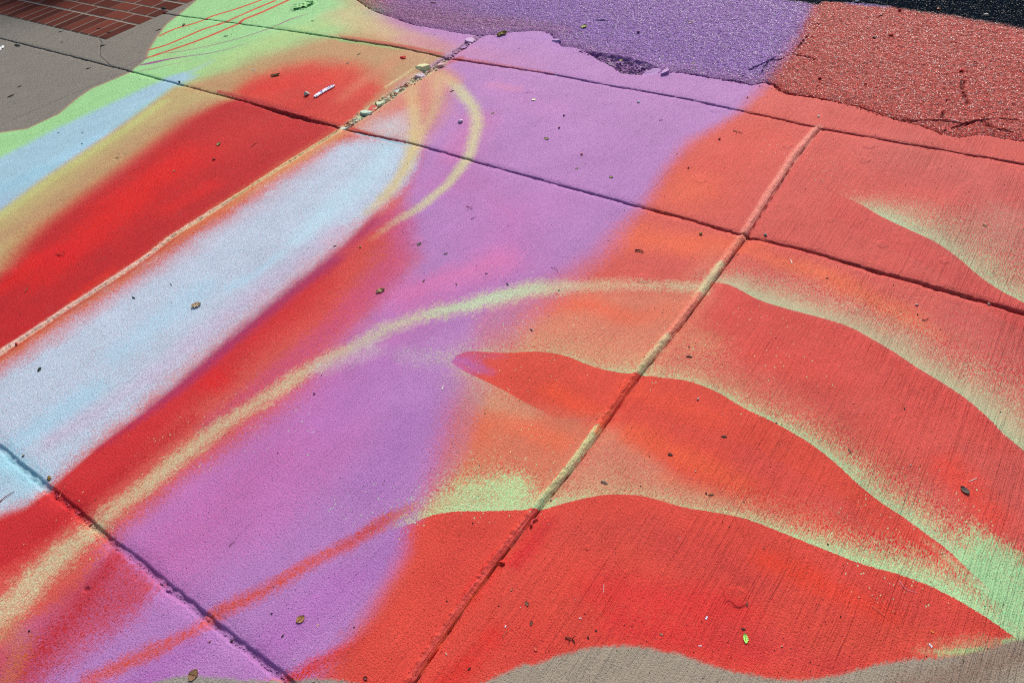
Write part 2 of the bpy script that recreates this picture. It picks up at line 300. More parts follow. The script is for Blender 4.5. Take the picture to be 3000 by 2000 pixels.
    # ---- thin lines on the green
    for pts, rr in (([(469,105),(513,85),(576,67),(625,47),(692,27),(768,0)],4.5), ([(435,147),(482,134),(536,112),(594,87),(656,67),(701,47),(759,22),(804,4)],5), ([(424,172),(491,150),(571,123),(638,96),(696,71),(714,58),(759,40),(804,20),(848,0)],5.5)):
        S(pts, (200,74,52), rr, .95, .15, .35, k=.5)
    S([(411,190),(446,184),(482,176),(536,167),(616,156),(692,138),(740,120)], (146,52,132), [5,8,6,4,3.4,3,2.5], [.8,1,.9,.75,.6,.45,.1], .15, .2)
    S([(360,198),(400,182),(430,172)], (128,84,110), [3,4,4], [.4,.8,.8], .1, .2)
    S([(482,156),(536,150),(625,132),(714,109),(799,80),(848,58),(900,42)], (146,90,118), 3.6, [.3,.55,.6,.6,.8,.85,.3], .1, .2)
    S([(411,208),(469,196),(558,176)], (150,120,110), 3.4, [.6,.55,.2], .1, .2)
    S([(1000,106),(1100,121),(1200,138),(1300,160)], (186,64,54), [5,7,8,8], [.5,.8,.85,.85], .2)
    S([(998,118),(1100,132),(1180,146)], (120,172,104), [8,9,7], [.9,.8,.4], .2)
    S([(800,76),(900,96),(1000,115)], (128,180,112), 9, .7, .2)
    S([(1020,372),(1100,398),(1180,414)], (198,60,50), [6,10,8], [.9,.9,.7], .2)
    S([(1040,388),(1130,410),(1205,428)], (120,176,196), [5,7,6], [.8,.9,.6], .2)
    S([(1312,168),(1370,175),(1500,196),(1620,215)], (190,90,100), [9,10,9,7], [.9,.8,.6,.4], .2)
    S([(640,268),(760,300),(900,345),(985,368)], (170,28,40), [10,16,18,12], .8, .3)
    # crumbly light ridge on the left long joint, rubble zone
    S([(998,381),(900,442),(850,473),(670,589),(590,642),(504,694),(420,757),(300,838),(196,902),(100,968),(0,1032),(-100,1100)], (214,190,140), [11,11,11,11,11,13,11,11,12,14,16,16], [.95,.92,.92,.9,.82,.85,.8,.8,.75,.75,.8,.75], .3)
    S([(670,588),(504,692),(420,757),(196,902),(0,1032)], (228,190,178), [9,12,12,15,18], [.4,.7,.85,.9,.9], .35)
    S([(1010,372),(1080,325),(1150,277),(1200,243),(1260,205),(1300,178)], (196,196,150), [16,20,20,18,20,16], .85, .4)
    S([(1130,255),(1190,215),(1255,172)], (204,184,134), [6,7,5], [.8,.7,.4], .3)
    S([(1255,200),(1300,170),(1345,140),(1390,112)], (176,132,166), [14,18,16,18], .85, .4)
    S([(1300,190),(1330,178),(1350,168)], (190,80,90), [12,14,10], .8, .4)
    # long joint on the right: worn lip on its left side, its highlight painted in by paler strokes
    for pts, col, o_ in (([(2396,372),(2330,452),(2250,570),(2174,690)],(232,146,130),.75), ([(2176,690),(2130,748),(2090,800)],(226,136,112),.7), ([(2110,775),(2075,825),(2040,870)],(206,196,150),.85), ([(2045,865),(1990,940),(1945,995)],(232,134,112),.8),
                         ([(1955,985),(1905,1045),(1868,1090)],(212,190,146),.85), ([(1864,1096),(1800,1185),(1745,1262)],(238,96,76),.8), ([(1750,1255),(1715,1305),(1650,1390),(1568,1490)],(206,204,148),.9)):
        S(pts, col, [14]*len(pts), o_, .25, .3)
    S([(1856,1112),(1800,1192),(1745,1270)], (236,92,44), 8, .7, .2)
    # ---- bare concrete showing beyond the mural
    P([(-600,-400),(576,-400),(700,-120),(576,0),(527,40),(487,71),(460,107),(435,147),(428,172),(410,188),(388,204),(375,214),(312,241),(268,259),(223,290),(170,335),(80,377),(0,388),(-600,420)],
      (126,121,111), [5,5,5,5,5,5,5,5,5,7,7,6,6,6,6,6,6,6,6], 1, .0, .3)
    S([(360,198),(400,182),(430,172)], (120,84,104), [3,4,4], [.4,.8,.8], .1, .2)
    # far end of the mural on the asphalt
    s0 = c.F.copy(), c.D.copy()
    # sheet 0 gets the mint sprays, sheet 1 (inside the stencilled lobes) does not
    inside_F, inside_D = s0
    E = c.edge_fade
    E(LA, (172,202,158), [20,40,60,80,100,110,120,125,125,110,110,110,80], [0,.15,.55,.85,.85,.75,.7,.7,.75,.75,.7,.6,.1], side=1)
    c.blob((2960,660), (186,138,118), 150, .4)
    E(LB, (168,210,160), [20,30,46,64,76,72,70,72,84,84,76,90,100,115,125,130,130,130,110], [.2,.6,.85,.95,.9,.85,.7,.7,.75,.8,.85,.9,.9,.95,.95,.95,.95,.9,.6], side=1)
    E(LB, (194,158,132), [40,60,100,140,150,150,150,150,170,190,200,200,200,200,200,200,200,200,180], .5, side=1)
    E(LC, (198,168,124), [60,60,60,70,80,90,90,90,100,100,100,100,100,90,90,90,90,90,100,110,110,100,100,100,100,90,90], [.3,.3,.35,.4,.45,.5,.55,.6,.65,.6,.6,.6,.65,.65,.6,.6,.6,.6,.6,.6,.6,.7,.7,.7,.7,.7,.7], side=1)
    E(LC, (168,210,158), [10,12,14,14,14,14,16,18,20,30,30,22,22,24,28,34,40,46,54,56,60,66,70,80,90,100,100], [0,.1,.2,.2,.2,.2,.25,.35,.45,.4,.3,.35,.45,.55,.6,.7,.75,.8,.85,.85,.85,.9,.92,.95,.95,.95,.95], side=1, wob=.5)
    E(LCL, (200,162,126), [30,60,70,80,90,90,60], [.2,.5,.55,.5,.32,.12,0], side=-1)
    E(LD, (196,172,128), [50,60,80,110,120,120,110,100,90,90,70,60,55,60,64,80,90,90,90,90,90,90,90,90,90], [.5,.6,.7,.75,.75,.72,.7,.7,.62,.6,.65,.6,.75,.72,.72,.7,.7,.7,.7,.7,.7,.7,.7,.7,.7], side=1)
    E(LD, (174,216,158), [20,30,50,90,100,90,60,34,24,14,14,14,14,16,20,30,40,56,70,80,96,110,110,110,110], [.2,.3,.55,.8,.85,.75,.6,.55,.4,.15,.12,.2,.2,.3,.45,.6,.75,.8,.85,.88,.92,.95,.98,.98,.98], side=1, wob=.5)
    c.blob((1445,1425), (178,214,152), 130, .6, .5, r2=62, ang=8); c.blob((1490,1455), (176,220,154), 70, .4, .5); c.blob((1330,1460), (190,200,150), 80, .4, .5, r2=40)
    c.poly([(2860,1560),(3100,1700),(3100,1900),(2960,1840),(2880,1740),(2800,1640)], (160,208,150), [50,50,30,30,30,50], .9, .4)
    oF, oD = c.F, c.D
    # sheet 1: the red side of the stencils
    c.F, c.D = inside_F, inside_D
    P([(2440,570),(2600,640),(2737,705),(2900,830),(3080,930),(3080,1060),(2800,960),(2500,800),(2350,700)], (204,76,72), 50, .55)
    S([(2120,850),(2220,900),(2340,930),(2480,980),(2620,1060),(2780,1160),(2900,1250)], (208,72,66), 46, .6)
    P([(1321,1061),(1357,1020),(1616,1020),(1737,1064),(2045,1115),(2246,1216),(2446,1344),(2600,1480),(2500,1480),(2200,1320),(1900,1200),(1660,1250),(1480,1160)], (212,74,58), [10,10,10,10,10,10,20,40,50,50,50,50,10], .95)
    B((1500,1110), (206,70,56), 150, .5, r2=50, ang=-10); B((1680,1180), (228,80,50), 130, .8, r2=50, ang=-30); B((1960,1180), (222,78,56), 190, .7, r2=60, ang=-20)
    S([(1560,1190),(1620,1222),(1700,1240),(1800,1240)], (210,100,76), [34,60,70,60], [.3,.75,.9,.9], .3)
    S([(1310,1060),(1350,1055),(1400,1080),(1440,1090)], (178,96,160), [40,46,40,26], [.95,.9,.75,.35], .3)
    S([(1350,1035),(1420,1040),(1480,1045)], (186,84,120), [24,24,18], [.7,.6,.2], .3)
    P([(1190,1545),(1268,1495),(1424,1480),(1580,1478),(1700,1450),(1817,1435),(2000,1470),(2268,1540),(2536,1645),(2714,1700),(2893,1800),(3060,1920),(3060,2150),(1150,2150),(1030,1990),(1120,1800),(1185,1650)], (212,72,60), [40,14,14,14,14,14,14,14,14,14,14,14,14,40,70,80,70], 1, .2)
    B((1450,1560), (206,68,56), 200, .7, r2=60, ang=0); B((1330,1640), (200,62,54), 170, .5, r2=80, ang=50); B((1420,1690), (208,50,46), 120, .6, r2=50, ang=50)
    B((1560,1590), (204,36,44), 120, .7, r2=50, ang=50); B((1780,1560), (198,70,60), 240, .5, r2=90, ang=0); B((2100,1650), (200,66,60), 240, .6, r2=110, ang=-20)
    B((1950,1760), (214,54,52), 330, .85, r2=110, ang=-10); B((1620,1760), (222,74,60), 200, .5, r2=80, ang=50); B((2420,1710), (226,66,46), 260, .8, r2=70, ang=-22)
    B((1380,1930), (214,48,42), 160, .7, r2=60, ang=45); B((1560,1890), (206,58,54), 160, .4); B((2000,1870), (214,48,50), 300, .6, r2=90, ang=-10)
    B((2300,1900), (200,60,58), 260, .55, r2=90, ang=-15); B((2620,1750), (206,70,62), 260, .6, r2=90, ang=-25); B((2560,1880), (206,74,60), 230, .6, r2=60, ang=5)
    S([(1562,1500),(1500,1580),(1450,1645),(1330,1810),(1210,1985)], (236,94,84), 14, .75, .25, .3)  # joint lip continued: worn edge with its highlight painted in
    S([(1500,1596),(1440,1672),(1330,1822),(1230,1970)], (236,84,44), 8, .7, .2)
    P([(2700,1905),(2800,1875),(2890,1870),(2990,1876),(3040,1900),(2960,1960),(2780,1960)], (194,152,116), [40,30,30,16,16,10,30], .75)
    S([(2750,1912),(2820,1908),(2880,1900)], (172,206,140), [14,16,12], [.4,.85,.7]); S([(2940,1880),(2985,1870)], (166,208,146), [14,14], .9)
    S([(2700,1575),(2790,1645),(2860,1705),(2920,1760)], (176,196,146), [16,34,50,60], [.15,.6,.9,.95], .5)
    iF, iD = c.F, c.D
    # bare patches in front (both sheets)
    for k in (0, 1):
        c.F, c.D = (oF, oD) if k == 0 else (iF, iD)
        P([(380,2300),(450,1998),(473,1991),(520,1982),(580,1979),(650,1984),(714,1990),(776,1991),(839,1994),(915,1988),(960,1990),(1000,1994),(1053,2004),(1100,2300)], (148,142,132), [8]*14, 1, .3)
        P([(1300,2400),(1400,2006),(1424,1996),(1491,1965),(1538,1947),(1560,1947),(1625,1925),(1714,1900),(1770,1892),(1826,1890),(1893,1894),(2000,1917),(2067,1943),(2156,1968),(2268,1987),(2357,1991),(2446,1978),(2513,1961),(2580,1943),(2670,1930),(2759,1925),(2826,1918),(2884,1903),(2951,1880),(3000,1871),(3100,1850),(3200,1800),(3300,1700),(3420,1600),(3600,1480),(3900,1380),(4300,1300),(4300,2400)],
          (156,144,128), [9]*33, 1, .3)
        S([(2650,2020),(2800,1990),(2900,1940),(3020,1910)], (136,112,98), [80,90,80,70], .75)
        a_, b_ = G([(-300, 2110), (3400, 2110)]); nx_, ny_ = b_[1]-a_[1], a_[0]-b_[0]; q_ = math.hypot(nx_, ny_)
        sd = ((x-a_[0])*nx_+(y-a_[1])*ny_)/q_+.05*nz[0]; idx = np.nonzero(sd > -.03)[0]
        c.put(idx, smooth(.5+sd[idx]/.03), (150,142,130))
        # beyond the painted end: raw asphalt
        P([(2180,-300),(2240,-20),(2300,2),(2345,6),(2400,14),(2412,6),(2470,8),(2530,12),(2603,20),(2660,30),(2714,37),(2780,46),(2848,58),(2920,70),(3000,86),(3200,130),(3500,200),(4000,330),(4600,300),(4600,-420),(1500,-420)], BARE, [6,8,8,6,4,6,5,6,8,9,10,11,12,12,12,12,12,12,12,12,12], 1, .4, .6)
        S([(2480,9),(2540,14),(2605,21)], (120,100,170), [5,9,6], [.7,.9,.6], .3)
    # lobe selector: signed distance to the inside regions
    def sdf(poly):
        W = G(poly); d, _, _ = wcurve(np.vstack([W, W[:1]]), x, y); return np.where(inside(W, x, y), d, -d)
    def band(curve, off):
        S_ = spline(curve, None, 3); lo = [(p[0]-off*.25, p[1]+off) for p in S_[::-4]]
        return [tuple(p) for p in S_]+lo
    sc_ = [tuple(p) for p in spline(LC, None, 3)]; scl = [tuple(p) for p in spline(LCL, None, 3)]
    polyC = [scl[0]]+sc_+[(2700,1600),(2450,1440),(2200,1310),(1900,1210),(1700,1225)]+scl[::-1]
    sd_ = [tuple(p) for p in spline(LD, None, 3)]
    polyD = sd_+[(3060,2400),(760,2400),(860,1850),(1080,1575)]
    sel = np.maximum.reduce([sdf(band(LA, 70)), sdf(band(LB, 70)), sdf(polyC), sdf(polyD)]).astype(f32)
    # stray mint droplets
    dots = np.zeros(len(x), f32)
    for (cx, cy, r, a) in ((1230,1045,60,.8),(1290,1050,50,.7),(1080,1480,80,.7),(1180,1500,80,.9),(1010,1490,60,.6),(1440,1000,90,.35),(2280,430,50,.45),(2370,475,60,.35),(2460,530,60,.3),(1330,1090,60,.3),(760,1220,160,.2),(540,1320,130,.25),(230,1560,120,.3),(2200,1000,260,.12),(1500,960,240,.18),(1500,1400,160,.5),(2560,1480,120,.4),(2600,1650,160,.5),(2740,1500,160,.4)):
        W = G([(cx, cy)])[0]; rm = r*LS([(cx, cy)])[0]
        dots = np.maximum(dots, a*smooth(1.3-np.hypot(x-W[0], y-W[1])/rm)).astype(f32)
    return oF, oD, iF, iD, sel, dots

# ---------------------------------------------------------------- relief of the ground
def ridge(a, w): return np.exp(-(a/w)**2)
def relief(x, y):
    """height, region id, asphalt mask, joint darkness/soil mask"""
    n_a = vnoise(x, y, .05, .05, 21); n_b = vnoise(x, y, .014, .014, 22); n_c = vnoise(x, y, .006, .006, 23); n_d = vnoise(x, y, .4, .4, 24)
    z = (.0012*n_d).astype(f32)
    ya0, ya1, ya2 = curve_y(JA0, x), curve_y(JA1, x), curve_y(JA2, x)
    xb0, xb1, xb2 = curve_x(JB0, y), curve_x(JB1, y), curve_x(JB2, y)
    wob = .0016*n_b+.0022*n_a
    a0, a1, a2 = y-ya0+wob, y-ya1+wob, y-ya2+wob*1.4
    b0, b1, b2 = x-xb0, x-xb1+wob*.6, x-xb2+.0006*n_b
    ys = curve_y(SEAM, x)+.004*n_b+.003*n_c; s = y-ys
    asp = s > 0
    soil = np.zeros(x.shape, f32)
    def groove(d, hw, dep, rnd, rr=.016):
        nonlocal z
        t = smooth((hw+.0025-np.abs(d))/.005)
        z = z-dep*t-rnd*ridge(d, rr)*(1-t)
        return t
    sxl = LS([(1,1)])
    # width varies along the joints
    hw0 = .0036+.0018*n_a+.003*np.exp(-((x+3.0)/.5)**2); x_mid = G([(860,340)])[0][0]
    hw1 = .0034+.0014*n_a+.010*np.exp(-((x-x_mid)/.20)**2)+.0022*smooth((x+.7)/.6)
    v0 = ((x > -4.88) & ~asp).astype(f32)
    t = groove(np.where(v0 > 0, a0, 9), hw0, .014, .002)
    soil = np.maximum(soil, t*.45)
    t = groove(a1, hw1, .017, .003); soil = np.maximum(soil, t*.6)
    z += .0035*ridge(a1-.02, .012)*n_b*np.exp(-((x-x_mid)/.22)**2)
    hw2 = .0085+.0015*n_a
    t = smooth((hw2+.003-np.abs(a2))/.006); z = z-(.011+.003*n_b)*t-.004*ridge(a2, .024)*(1-t); soil = np.maximum(soil, t*.12)
    # long right joint: raised lip on its left, narrow tooled groove
    m = ((y < ya0) & (y > -5)).astype(f32)
    z += m*(.0070*ridge(b2+.0145, .0085)*(1+.25*n_c+.15*n_b) - .010*smooth((.0034-np.abs(b2))/.004) - .004*ridge(b2-.009, .011))
    soil = np.maximum(soil, m*smooth((.0026+.0016*n_a-np.abs(b2))/.003)*(.5+.4*(n_a > .1)))
    # left long joint: hairline with crumbly ridge; broken open beyond the crossing
    m = (a1 < 0).astype(f32)
    z += m*(.0042*ridge(b1+.004, .007)*(1+.5*n_c+.4*n_b) - .006*smooth((.002-np.abs(b1-.004))/.003))
    m = ((a1 > 0) & ~asp).astype(f32); wd = .020+.005*n_a
    t = smooth((wd+.004-np.abs(b1))/.008)*m
    z += t*(-.009+.006*n_b+.003*n_c)-m*.002*ridge(b1, .04)*(1-t)
    # faint far-left joint, filled
    m = (y < 3.2).astype(f32); z += m*(.002*ridge(b0, .006)*(1+.6*n_c)-.002*ridge(b0-.012, .006))
    # asphalt: coarse, sunk a little, torn edge
    st = np.where(asp, 1, 0).astype(f32)
    lo = smooth(s/.05)
    za = -.007+.006*lo + .0016*n_b+.0012*n_c
    wcrack = .006+.006*(n_a > .0)+.012*np.exp(-((x+.95)/.35)**2)
    za = za-.016*smooth((wcrack-s)/.006)
    # pothole at the seam
    PH = [(1690,148),(1730,152),(1790,160),(1850,172),(1895,185),(1925,200),(1900,216),(1850,219),(1817,213),(1786,192),(1750,176)]
    W = G(PH); dd, _, _ = wcurve(np.vstack([W, W[:1]]), x, y); ins = inside(W, x, y)
    ph = smooth(.5+np.where(ins, dd, -dd)/.02)
    za = za-ph*(.013+.009*n_b+.006*n_a)
    soil = np.maximum(soil, ph*st*.3*(n_b < .3)); soil = np.maximum(soil, st*smooth((wcrack-s)/.006)*.5)
    z = np.where(asp, za, z)
    # brick field
    bx = (x < -4.86) & (y > 2.222) & ~asp
    brick = np.zeros(x.shape, f32); mort = np.zeros(x.shape, f32); shade = np.zeros(x.shape, f32)
    def course(y0, y1, w_, off, jw):
        nonlocal mort, shade
        inn = bx & (y >= y0) & (y < y1)
        u = (x+4.86+off)/w_; k = np.floor(u); fr = np.abs(u-np.round(u))*w_
        e = np.minimum(np.minimum(y-y0, y1-y), 9)
        if off == 0: e = np.minimum(e, 9)
        mm = np.maximum(smooth((jw-fr+.002)/.004), smooth((.0085-e+.002)/.004))
        mort = np.where(inn, mm, mort); kk = k.astype(np.int64)
        h = ((kk*7919+int(y0*1000)*104729) % 97)/97.0
        shade = np.where(inn, h, shade)
    course(2.222, 2.462, .1085, 0, .0052)
    yy = 2.462
    for i in range(12):
        course(yy, yy+.1225, .215, .1075*(i % 2), .005); yy += .1225
    z = np.where(bx, z-.0055*mort+.0030*(shade-.5), z)
    z -= .008*smooth((.004-np.abs(y-2.222))/.004)*(x < -4.86)*(x > -7)
    # hairline in the bare slab by the brick corner
    for line in ([(295,118),(293,140),(292,165),(320,190)], [(290,116),(300,128)]):
        W = G(line); dd, _, _ = wcurve(W, x, y); t = smooth((.004-dd-.001*n_b)/.003); z -= .004*t; soil = np.maximum(soil, .5*t)
    # painted-over chewing gum and blisters
    for gx, gy, r in ((2545,429,12),(2531,469,13),(2051,525,17),(2306,426,12),(2096,322,11),(2585,716,14),(2766,765,12),(1888,815,17),(1214,708,16),(1240,705,8),(2161,1749,34),(2432,645,9),(1720,1604,7),(1777,300,10),(15,806,24)):
        W = G([(gx, gy)])[0]; rm = r*LS([(gx, gy)])[0]
        q = np.hypot(x-W[0], y-W[1])/rm+.12*n_b
        z += .0016*smooth((1.05-q)/.25)
    # spalls
    for gx, gy, r in ((352,458,14),(890,17,26),(870,25,16),(176,748,8),(252,1726,8)):
        W = G([(gx, gy)])[0]; rm = r*LS([(gx, gy)])[0]
        q = np.hypot(x-W[0], y-W[1])/rm+.3*n_b
        z += smooth((1.2-q)/.6)*(.004*n_b-.001)
    # cracks in the asphalt
    CR = [[(2170,228),(2196,205),(2241,183),(2272,167)],[(2286,174),(2321,158),(2339,138),(2357,114),(2384,85),(2402,69)],[(2821,237),(2819,263),(2828,286),(2833,304)],
          [(2603,344),(2670,353),(2759,352),(2826,364),(2862,353),(2915,346),(3000,353),(3100,366)],[(2763,384),(2804,370),(2862,353)],[(2875,353),(2897,370),(2937,380),(3000,392)],
          [(1737,58),(1770,60),(1800,64)],[(2321,158),(2360,165),(2385,172)],[(2286,174),(2250,180),(2230,215)],[(2760,345),(2765,310),(2775,290)]]
    for cr in CR:
        W = G(cr); idx = np.nonzero((x > W[:, 0].min()-.05) & (x < W[:, 0].max()+.05) & (y > W[:, 1].min()-.05) & (y < W[:, 1].max()+.05))[0]
        if len(idx) == 0: continue
        dd, _, _ = wcurve(W, x[idx], y[idx]); dd = np.abs(dd+.006*n_a[idx]+.003*n_b[idx])
        t = smooth((.0042-dd)/.0035); z[idx] -= .009*t; soil[idx] = np.maximum(soil[idx], .75*t)
    # regions
    row = np.where(asp, 9, np.where(a0 > 0, 0, np.where(a1 > 0, 1, np.where(a2 > 0, 2, 3))))
    colm = np.where(b0 < 0, 0, np.where(b1 < 0, 1, np.where((b2 < 0) | (row == 0), 2, 3)))
    colm = np.where((row == 0) & (colm == 0), 1, colm)
    rid = np.where(asp, 90, np.where(bx, 80, row*10+colm))
    return z.astype(f32), rid, asp.astype(f32), soil.astype(f32), mort, shade, bx.astype(f32)

# ---------------------------------------------------------------- ground meshes
def graded(a, b, s0, s1):
    """coordinates from a to b, spacing s0 at a growing to s1 at b"""
    n = int(2*abs(b-a)/(s0+s1)); t = np.linspace(0, 1, n); r = s1/s0
    u = t*(1+(r-1)*t/1.0)/(r) if abs(r-1) > 1e-6 else t
    return a+(b-a)*u
FRAME = np.array([(-7.2,2.25),(-.1,4.75),(.95,.9),(-1.3,-.65)])   # ground the mural covers, a little wider than the shot
def node(nt, t, **kw):
    n = nt.nodes.new(t)
    for k, v in kw.items():
        if k in n.inputs: n.inputs[k].default_value = v
        else: setattr(n, k, v)
    return n

def ground_material(name, kind):
    m = bpy.data.materials.new(name); m.use_nodes = True; nt = m.node_tree; L = nt.links.new
    b = nt.nodes['Principled BSDF']
    def att(n): a = nt.nodes.new('ShaderNodeAttribute'); a.attribute_name = n; return a
    def M(op, a, b_=None, c=None, clamp=False):
        n = nt.nodes.new('ShaderNodeMath'); n.operation = op; n.use_clamp = clamp
        for i, v in enumerate((a, b_, c)):
            if v is None: continue
            if isinstance(v, (int, float)): n.inputs[i].default_value = v
            else: L(v, n.inputs[i])
        return n.outputs[0]
    def mix(f, a, b_, typ='MIX'):
        n = nt.nodes.new('ShaderNodeMix'); n.data_type = 'RGBA'; n.blend_type = typ
        for s_, v in ((0, f), (6, a), (7, b_)):
            if isinstance(v, (int, float)): n.inputs[s_].default_value = v
            elif isinstance(v, tuple): n.inputs[s_].default_value = (*v, 1)
            else: L(v, n.inputs[s_])
        return n.outputs[2]
    geo = nt.nodes.new('ShaderNodeNewGeometry')
    def mapped(sx, sy, sz=1):
        v = nt.nodes.new('ShaderNodeVectorMath'); v.operation = 'MULTIPLY'; v.inputs[1].default_value = (sx, sy, sz); L(geo.outputs['Position'], v.inputs[0]); return v.outputs[0]
    def noise(sx, sy, det=2, rough=.6, wob=0.0):
        n = nt.nodes.new('ShaderNodeTexNoise'); n.inputs['Scale'].default_value = 1; n.inputs['Detail'].default_value = det; n.inputs['Roughness'].default_value = rough
        vec = mapped(sx, sy, 100)
        if wob:                                          # the broom was never pushed quite straight
            w_ = nt.nodes.new('ShaderNodeTexNoise'); w_.inputs['Scale'].default_value = 1; w_.inputs['Detail'].default_value = 2; L(mapped(5, 5, 1), w_.inputs['Vector'])
            cx = nt.nodes.new('ShaderNodeCombineXYZ'); L(M('MULTIPLY', w_.outputs['Fac'], wob*6), cx.inputs[0]); vec = vadd(vec, cx.outputs[0])
        L(vec, n.inputs['Vector']); return n.outputs['Fac']
    def vadd(a, b_): 
        n = nt.nodes.new('ShaderNodeVectorMath'); n.operation = 'ADD'; L(a, n.inputs[0]); L(b_, n.inputs[1]); return n.outputs[0]
    def vscale(a, s_):
        n = nt.nodes.new('ShaderNodeVectorMath'); n.operation = 'SCALE'; L(a, n.inputs[0]); L(s_, n.inputs['Scale']); return n.outputs[0]
    asph = kind == 'asphalt'
    g1 = noise(260, 130, 3, .7) if not asph else noise(150, 150, 3, .7)      # speckle of the spray
    g2 = noise(520, 60, 2, .6)                                               # broom-drawn streaks in the spray
    g = M('ADD', M('MULTIPLY', g1, .55), M('MULTIPLY', g2, .45)) if not asph else g1
    N = M('MAXIMUM', M('MINIMUM', M('MULTIPLY', M('SUBTRACT', g, .5), 9.0), 1.1), -.72)
    def state(f, d):
        v = nt.nodes.new('ShaderNodeVectorMath'); v.operation = 'SUBTRACT'; L(att(d).outputs['Vector'], v.inputs[0]); v.inputs[1].default_value = (.5, .5, .5)
        v2 = nt.nodes.new('ShaderNodeVectorMath'); v2.operation = 'SCALE'; L(v.outputs[0], v2.inputs[0]); v2.inputs['Scale'].default_value = 2
        return vadd(att(f).outputs['Vector'], vscale(v2.outputs[0], N))
    if kind == 'brick':
        base = mix(att('shade').outputs['Fac'], (.062, .014, .010), (.185, .044, .028))
        base = mix(M('MULTIPLY', noise(60, 60, 4, .7), .5), base, (.07, .028, .022))
        base = mix(att('mort').outputs['Fac'], base, (.30, .27, .225))
        base = mix(M('MULTIPLY', M('GREATER_THAN', noise(9, 9, 3, .6), .62), .12), base, (.05, .04, .035))
        soilc = (.03, .028, .025)
        base = mix(M('MULTIPLY', att('soil').outputs['Fac'], 1.0), base, soilc)
    else:
        sel = M('GREATER_THAN', M('ADD', att('sel').outputs['Fac'], M('MULTIPLY', M('SUBTRACT', g1, .5), .012)), 0.0)
        base = mix(sel, state('cf', 'cd'), state('ci', 'cj'))
        # stray droplets of mint
        vo = nt.nodes.new('ShaderNodeTexVoronoi'); vo.inputs['Scale'].default_value = 1; L(mapped(260, 190, 60), vo.inputs['Vector'])
        sepc = nt.nodes.new('ShaderNodeSeparateColor'); L(vo.outputs['Color'], sepc.inputs[0])
        dm = M('MULTIPLY', M('LESS_THAN', vo.outputs['Distance'], M('MULTIPLY', sepc.outputs[1], .5)), M('LESS_THAN', sepc.outputs[0], M('MULTIPLY', att('dots').outputs['Fac'], .28)))
        base = mix(M('MULTIPLY', dm, .8), base, (.40, .66, .38))
        # pin-holes and dark grit of the surface
        pn = noise(230, 230, 1, .5) if not asph else noise(170, 170, 2, .6)
        pits = M('MULTIPLY', M('SUBTRACT', pn, .67 if not asph else .60), 14, clamp=True)
        base = mix(M('MULTIPLY', pits, .55 if not asph else .75), base, mix(.5, base, (.03, .025, .025)), 'MULTIPLY')
        # wear: paint worn off the high grain shows a lighter/greyer tone; broad uneven film thickness
        lf = noise(7, 5, 4, .65); var = M('ADD', .86, M('MULTIPLY', lf, .28))
        st = M('MULTIPLY', M('SUBTRACT', noise(14, 11, 5, .7), .56), 5, clamp=True); base = mix(M('MULTIPLY', st, .16), base, mix(.5, base, (.20, .15, .13)))
        scf = M('MULTIPLY', M('SUBTRACT', noise(38, 16, 5, .8), .66), 12, clamp=True); base = mix(M('MULTIPLY', scf, .22), base, (.42, .36, .33))
        mul = nt.nodes.new('ShaderNodeVectorMath'); mul.operation = 'SCALE'; L(base, mul.inputs[0]); L(var, mul.inputs['Scale']); base = mul.outputs[0]
        if not asph:
            tone = M('ADD', .87, M('ADD', M('MULTIPLY', noise(260, 170, 3, .8), .14), M('MULTIPLY', noise(95, 2.2, 4, .7, wob=.22), .10)))
        else:
            va = nt.nodes.new('ShaderNodeTexVoronoi'); va.inputs['Scale'].default_value = 1; L(mapped(215, 215, 60), va.inputs['Vector'])
            sc_ = nt.nodes.new('ShaderNodeSeparateColor'); L(va.outputs['Color'], sc_.inputs[0])
            tone = M('MULTIPLY', M('ADD', .55, M('MULTIPLY', sc_.outputs[0], .9)), M('SUBTRACT', 1.25, M('MULTIPLY', va.outputs['Distance'], .95)))
        mt = nt.nodes.new('ShaderNodeVectorMath'); mt.operation = 'SCALE'; L(base, mt.inputs[0]); L(tone, mt.inputs['Scale']); base = mt.outputs[0]
        # soil lying in joints and cracks
        base = mix(M('MULTIPLY', att('soil').outputs['Fac'], M('ADD', .35, M('MULTIPLY', noise(90, 90, 2), .9)), clamp=True), base, (.045, .034, .032) if not asph else (.03, .026, .028))
        if not asph:                                    # bare aggregate colour variation where unpainted
            sat = nt.nodes.new('ShaderNodeSeparateColor'); sat.mode = 'HSV'; L(base, sat.inputs[0])
            un = M('LESS_THAN', sat.outputs[1], .30)
            vn = nt.nodes.new('ShaderNodeTexVoronoi'); vn.inputs['Scale'].default_value = 1; L(mapped(330, 330, 100), vn.inputs['Vector'])
            bwn = nt.nodes.new('ShaderNodeSeparateColor'); L(vn.outputs['Color'], bwn.inputs[0])
            fac = M('ADD', .80, M('MULTIPLY', bwn.outputs[0], .36))
            mu = nt.nodes.new('ShaderNodeVectorMath'); mu.operation = 'SCALE'; L(base, mu.inputs[0]); L(fac, mu.inputs['Scale'])
            base = mix(un, base, mu.outputs[0])
    if asph:
        mu = nt.nodes.new('ShaderNodeVectorMath'); mu.operation = 'SCALE'; L(base, mu.inputs[0]); mu.inputs['Scale'].default_value = .92; base = mu.outputs[0]
    L(base, b.inputs['Base Color'])
    rg = M('ADD', {'slab': .42, 'asphalt': .27, 'brick': .75}[kind], M('MULTIPLY', g1, .18)); L(rg, b.inputs['Roughness'])
    b.inputs['Specular IOR Level'].default_value = {'slab': .10, 'asphalt': .5, 'brick': .04}[kind]
